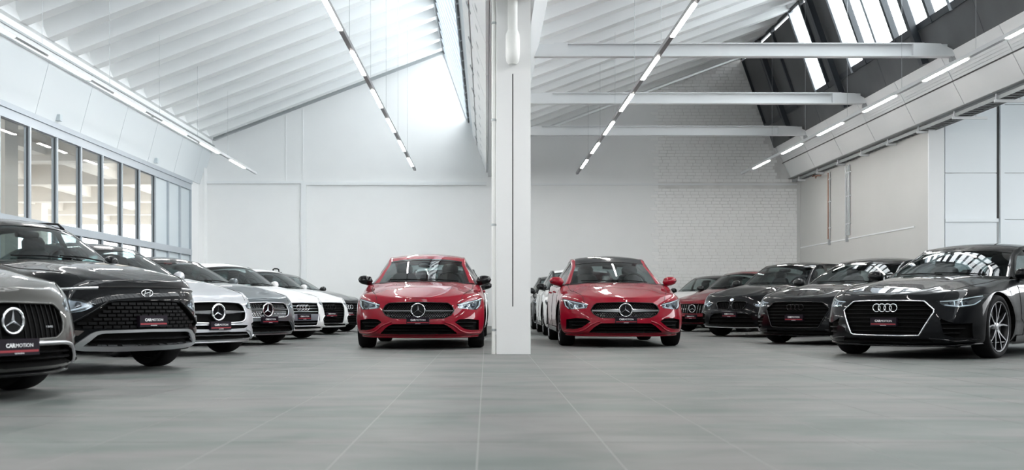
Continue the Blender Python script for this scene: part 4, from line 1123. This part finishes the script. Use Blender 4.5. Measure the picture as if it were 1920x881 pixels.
def coupe():
    p, r = place(53, 643, 505, .85, .77)
    c = Car(dict(SAL, paint=DGREY, H=1.41, gh=sedan_gh(1.41, .965, -.56, -1.9, -3.55, 1.02, .71, .57)), 'coupe_car', 'dark grey coupe with studded grille and lettering along the windscreen top', p, r)
    gu = [(-.48, .52), (-.46, .60), (-.40, .64), (0, .652), (.40, .64), (.46, .60), (.48, .52)]; glo = [(-.48, .52), (-.44, .455), (-.36, .425), (0, .415), (.36, .425), (.44, .455), (.48, .52)]
    g = c.opening('grille', gu, glo, .05, 0)
    pins(c, g, shrink(gu+glo[::-1][1:-1], .95, .53), (.535, .11), (.03, .024), r=.008, skip=(.545, .022))
    for sg in (1, -1):
        b = MB(); R = []
        for i in range(9):
            y = sg*(.09+.375*i/8); h = .019*(1.25-.6*i/8); R.append([c.front(y, .545+h, -.01), c.front(y, .545+h*.2, .012), c.front(y, .545-h, -.005), c.front(y, .545-h, -.04)])
        b.grid(R); b.build('bar', SAT, g, smooth=50)
    c.strip('grille_surround', gu+glo[::-1][1:-1], .008, SAT, off=.002, n=80, closed=True, sm=False)
    c.star(.535, .098, .014, ring=.013)
    c.opening('lower_intake', [(-.58, .215), (-.50, .31), (-.44, .365), (0, .372), (.44, .365), (.50, .31), (.58, .215)], [(-.58, .215), (-.3, .21), (0, .208), (.3, .21), (.58, .215)], .06, 1)
    c.opening('side_intake', [(.63, .37), (.73, .40), (.84, .41)], [(.63, .37), (.70, .25), (.84, .23)], .05, 1, both=True, n=14)
    fins(c, [(.47, .37), (.54, .32), (.60, .25), (.68, .215), (.85, .21)], .012, DGREY)
    c.strip('splitter', [(-.86, .19), (-.6, .178), (0, .174), (.6, .178), (.86, .19)], .010, SAT, off=.006, n=40)
    merc_lamps(c, .0); c.plate(.385, .035); c.finish()
    def fn(a, b, w_):
        q = c.P(c.lw-.115+b*.9, (a+.10)/.62); return tuple(q+Vector((.012, 0, .008)))
    text_part('windscreen_lettering', 'Motorsport', .075, PWHT, c.windscreen, lambda a, b, w_: fn(a, b, w_), width=.42, bold=.001)
    text_part('windscreen_lettering', 'Car', .07, PRED, c.windscreen, lambda a, b, w_: fn(a-.36, b, w_), width=.15, bold=.001)
coupe()

# ---- four-ring cars
def four_ring(name, label, pos, rz, pm, spec, frame, ring_m, z1, z0, tip, zt, top, bot, plate_z, ring_z, fr=.012, slats=7, band=False, lamp='hatch', intake_m=None, rr=.046):
    c = Car(dict(paint=pm, **spec), name, label, pos, rz)
    up, lo = hexa(tip, zt, top, z1, bot, z0)
    g = c.opening('grille', up, lo, .045, slats, m=SAT if band else BPL, frame=frame, fr=fr, sl_r=.007)
    c.rings(ring_z, rr, ring_m, .012)
    if band:
        c.panel('plate_band', [(-top*1.02, plate_z+.055), (top*1.02, plate_z+.055)], [(-top*.98, plate_z-.065), (top*.98, plate_z-.065)], mat('grey_band', (.16, .17, .20), .4, metal=.5), o=.002, i=-.03, sm=False)
    c.plate(plate_z, .012)
    w = c.w
    if lamp == 'wide':
        c.headlight([(.535, .655), (.66, .668), (.78, .692), (.87, .722), (.915, .735)], [(.535, .648), (.62, .598), (.76, .580), (.86, .60), (.915, .675)],
                    drl=[[(.57, .652), (.70, .660), (.89, .715)], [(.62, .612), (.75, .594), (.86, .615), (.89, .66)], [(.70, .652), (.715, .605)], [(.76, .662), (.775, .605)]], projs=((.66, .632, .018), (.735, .632, .018), (.80, .640, .018)), inner=mat('lamp_grey_interior', (.12, .125, .13), .25, metal=.8), drl_r=.006)
        c.opening('side_intake', [(.60, .46), (.66, .43), (.74, .40), (.86, .41)], [(.60, .44), (.64, .28), (.74, .235), (.86, .24)], .05, 3, both=True, n=16)
        fins(c, [(.50, .235), (.62, .225), (.74, .205), (.89, .23)], .010, GBL)
        c.opening('lower_intake', [(-.50, .225), (0, .235), (.50, .225)], [(-.54, .19), (0, .186), (.54, .19)], .04, 1)
        c.strip('splitter', [(-.90, .19), (-.6, .166), (0, .160), (.6, .166), (.90, .19)], .012, GBL, off=.014, n=40)
    else:
        c.headlight([(.51, .66), (.64, .672), (.76, .69), (.85, .71)], [(.51, .655), (.58, .59), (.74, .56), (.81, .575), (.85, .66)],
                    drl=[[(.54, .652), (.66, .664), (.83, .695)], [(.60, .60), (.74, .575), (.80, .59)]], projs=((.64, .625, .026), (.74, .625, .030)), inner=LAMPI)
        c.opening('side_intake', [(.55, .37), (.66, .40), (.83, .405)], [(.55, .355), (.62, .245), (.83, .225)], .05, 2, both=True, n=16)
        fins(c, [(.47, .30), (.53, .36), (.66, .415), (.84, .42)], .010, intake_m or pm); fins(c, [(.47, .235), (.62, .225), (.84, .205)], .010, intake_m or pm)
        c.strip('splitter', [(-.86, .19), (-.6, .176), (0, .172), (.6, .176), (.86, .19)], .011, intake_m or SAT, off=.008, n=40)
        c.opening('lower_intake', [(-.46, .222), (0, .228), (.46, .222)], [(-.50, .195), (0, .19), (.50, .195)], .04, 0)
    c.finish(); return c, g
HB = dict(blackpillar=True, L=4.32, W=1.80, H=1.42, wb=2.63, fo=.87, wr=.325, zb=.165, lead=.665, n0=2.7, n1=2.3, fend=.82, cowl=.965, belt=.94, rear=1.02, xcowl=-.42, xB=-1.42, iw=2, ir=6, gh=hatch_gh(1.42, .965, -.42, -3.15, 1.02), xrear=-3.0)
p, r = place(53, 633, 571, .87, .76)
four_ring('hatchback_car', 'white hatchback with silver framed grille, beside the dark grey coupe', p, r, PWHITE, dict(HB, fold=True), SAT, CHR, .648, .245, .445, .56, .43, .33, .40, .565, band=True, intake_m=PWHITE)
p, r = place(53, 625, 622, .87, .76)
four_ring('hatchback_car', 'white hatchback with all black grille and black emblem', p, r, PWHITE, dict(HB, H=1.43, fold=True), GBL, GBL, .650, .25, .455, .56, .43, .34, .42, .572, intake_m=PWHITE)
p, r = place(53, 620, 657, .90, .77)
c, g = four_ring('saloon_car', 'anthracite car at the far end of the left row, before the back wall', p, r, ANTH, dict(HB, fold=True, L=4.5, gh=sedan_gh(1.41, .955, -.45, -1.75, -3.3, 1.02)), GBL, CHR, .650, .22, .455, .56, .43, .34, .42, .570, intake_m=GBL)
b = MB(); zr = 1.405; b.tube([(-1.6, -.10, zr), (-1.6, -.09, zr+.07), (-1.6, -.05, zr+.09), (-1.6, .05, zr+.09), (-1.6, .09, zr+.07), (-1.6, .10, zr)], .018, 8); b.box((-1.66, -.14, zr-.02), (-1.54, .14, zr+.012)); b.build('roof_bracket', BPL, c.root, smooth=60)

BIG = dict(L=4.97, W=1.91, H=1.42, wb=2.93, fo=.93, wr=.362, zb=.155, lead=.665, n0=2.8, n1=2.4, fend=.83, cowl=.965, belt=.925, rear=1.03, xcowl=-.52, xB=-1.62, iw=2, ir=6, rimr=.80,
           gh=sedan_gh(1.42, .965, -.52, -1.95, -3.75, 1.05, .76, .60), xrear=-3.5)
p, r = place(46, 662.8, 1656, .93, .80, True)
c, g = four_ring('liftback_car', 'black liftback with a chrome framed grille, nearest on the right', p, r, BLACK, BIG, CHR, CHR, .650, .268, .54, .545, .42, .40, .415, .575, fr=.009, lamp='wide', rr=.044)
p, r = place(47, 641.6, 1488, .93, .80, True)
four_ring('liftback_car', 'black liftback with a black emblem and pale plate, second in the right row', p, r, BLACK, BIG, GBL, GBL, .650, .268, .54, .545, .42, .40, .415, .575, fr=.009, lamp='wide', rr=.044)

# ---- black car with twin kidney grille
def kidney():
    p, r = place(47, 629, 1368, .85, .77, True)
    c = Car(dict(paint=BLACK, L=4.40, W=1.84, H=1.50, wb=2.70, fo=.86, wr=.35, zb=.18, lead=.725, n0=3.0, n1=2.5, fend=.88, cowl=1.02, belt=.985, rear=1.06, xcowl=-.46, xB=-1.5, iw=2, ir=6, gh=hatch_gh(1.50, 1.02, -.46, -3.25, 1.06, .73, .60), xrear=-3.1, ridge=.016),
            'kidney_grille_car', 'black car with twin kidney grille, third in the right row', p, r)
    for sg in (1, -1):
        f = (lambda q: q) if sg > 0 else mirror
        c.opening('grille', f([(.025, .60), (.035, .665), (.10, .685), (.30, .675), (.35, .65)]), f([(.025, .60), (.045, .53), (.12, .515), (.27, .53), (.35, .65)]), .05, 0, frame=GBL, fr=.010, n=18)
        for k in range(7):
            y = sg*(.06+k*.038); b = MB(); b.tube([c.front(y, z, -.015) for z in (.535, .58, .62, .665)], .006, 6); b.build('bar', BPL, c.root)
    c.headlight([(.46, .63), (.56, .685), (.70, .705), (.84, .715)], [(.46, .62), (.54, .575), (.70, .565), (.80, .60), (.84, .66)], drl=[[(.50, .63), (.56, .60), (.62, .60), (.66, .63), (.62, .665), (.55, .66)], [(.70, .64), (.75, .61), (.80, .64), (.76, .68)]], projs=((.58, .635, .034), (.73, .64, .034)), inner=LAMPI, drl_r=.010)
    q = c.front(0, .712, .004); n = Vector((.75, 0, .66)).normalized()
    b = MB(); b.lathe([(0, .004), (.026, .004), (.040, .002), (.042, -.004)], (0, 0, 0), 'x', 24); M = n.to_track_quat('X', 'Z').to_matrix()
    b.v = [tuple(M @ Vector(v)+q) for v in b.v]; e = b.build('emblem', SAT, c.root, smooth=40)
    for k in range(4):
        b = MB(); pts = [(.0045, 0, 0)]+[(.0045, .026*math.cos(a), .026*math.sin(a)) for a in np.linspace(k*math.pi/2, (k+1)*math.pi/2, 7)]
        b.add([tuple(M @ Vector(v)+q) for v in pts], [list(range(8))]); b.build('quarter', mat('roundel_blue', (.02, .16, .55), .3) if k % 2 else PWHT, e)
    c.opening('lower_intake', [(-.52, .24), (-.46, .40), (-.36, .45), (0, .455), (.36, .45), (.46, .40), (.52, .24)], [(-.52, .24), (-.3, .225), (0, .222), (.3, .225), (.52, .24)], .06, 2)
    c.opening('side_intake', [(.58, .40), (.68, .45), (.83, .46)], [(.58, .38), (.64, .25), (.83, .23)], .05, 1, both=True, n=14)
    fins(c, [(.44, .46), (.54, .46), (.66, .48), (.84, .485)], .010, BLACK); c.strip('splitter', [(-.86, .205), (0, .185), (.86, .205)], .012, SAT, off=.004, n=40)
    c.plate(.43, .02); c.finish()
kidney()
p, r = place(47, 620, 1296, .93, .77, True)
amg('dark red car with chrome vertical grille bars, fourth in the right row', p, r, DRED, dict(L=4.42, H=1.46, blackpillar=True, n0=2.4, n1=2.15, mirror=GBL, cowl=1.0, belt=.96, gh=hatch_gh(1.46, 1.0, -.40, -3.35, 1.0), xrear=-3.2, ir=6), CHR, .03)
p, r = place(47, 613.4, 1246, .87, .76, True)
four_ring('hatchback_car', 'white car with a black roof at the far end of the right row', p, r, PWHITE, dict(HB, L=4.05, mirror=GBL, cowl=1.0, belt=.97, H=1.47, roofm=GBL, gh=hatch_gh(1.47, 1.0, -.42, -2.95, 1.02), xrear=-2.8), GBL, CHR, .650, .22, .455, .56, .43, .34, .42, .570)

# ---- the two red cars and what stands behind them
cla('red four-door car with black mirrors and a red roof left of the column', (-.93, 15.57, 0), STRAIGHT, RED, GBL, None, False)
cla('red four-door car with red mirrors and a black glass roof right of the column', (1.99, 16.3, 0), STRAIGHT, RED, None, GBL, True)
four_ring('hatchback_car', 'white car with black mirrors behind the red car right of the column', (2.03, 22.0, 0), STRAIGHT, PWHITE, dict(HB, mirror=GBL), GBL, CHR, .650, .22, .455, .56, .43, .34, .42, .570)
four_ring('hatchback_car', 'dark car behind the white one, right of the column', (2.03, 27.5, 0), STRAIGHT, ANTH, dict(HB), GBL, CHR, .650, .22, .455, .56, .43, .34, .42, .570)
four_ring('hatchback_car', 'white car mostly hidden behind the red car left of the column', (-.87, 21.1, 0), STRAIGHT, PWHITE, dict(HB, mirror=GBL), GBL, CHR, .650, .22, .455, .56, .43, .34, .42, .570)
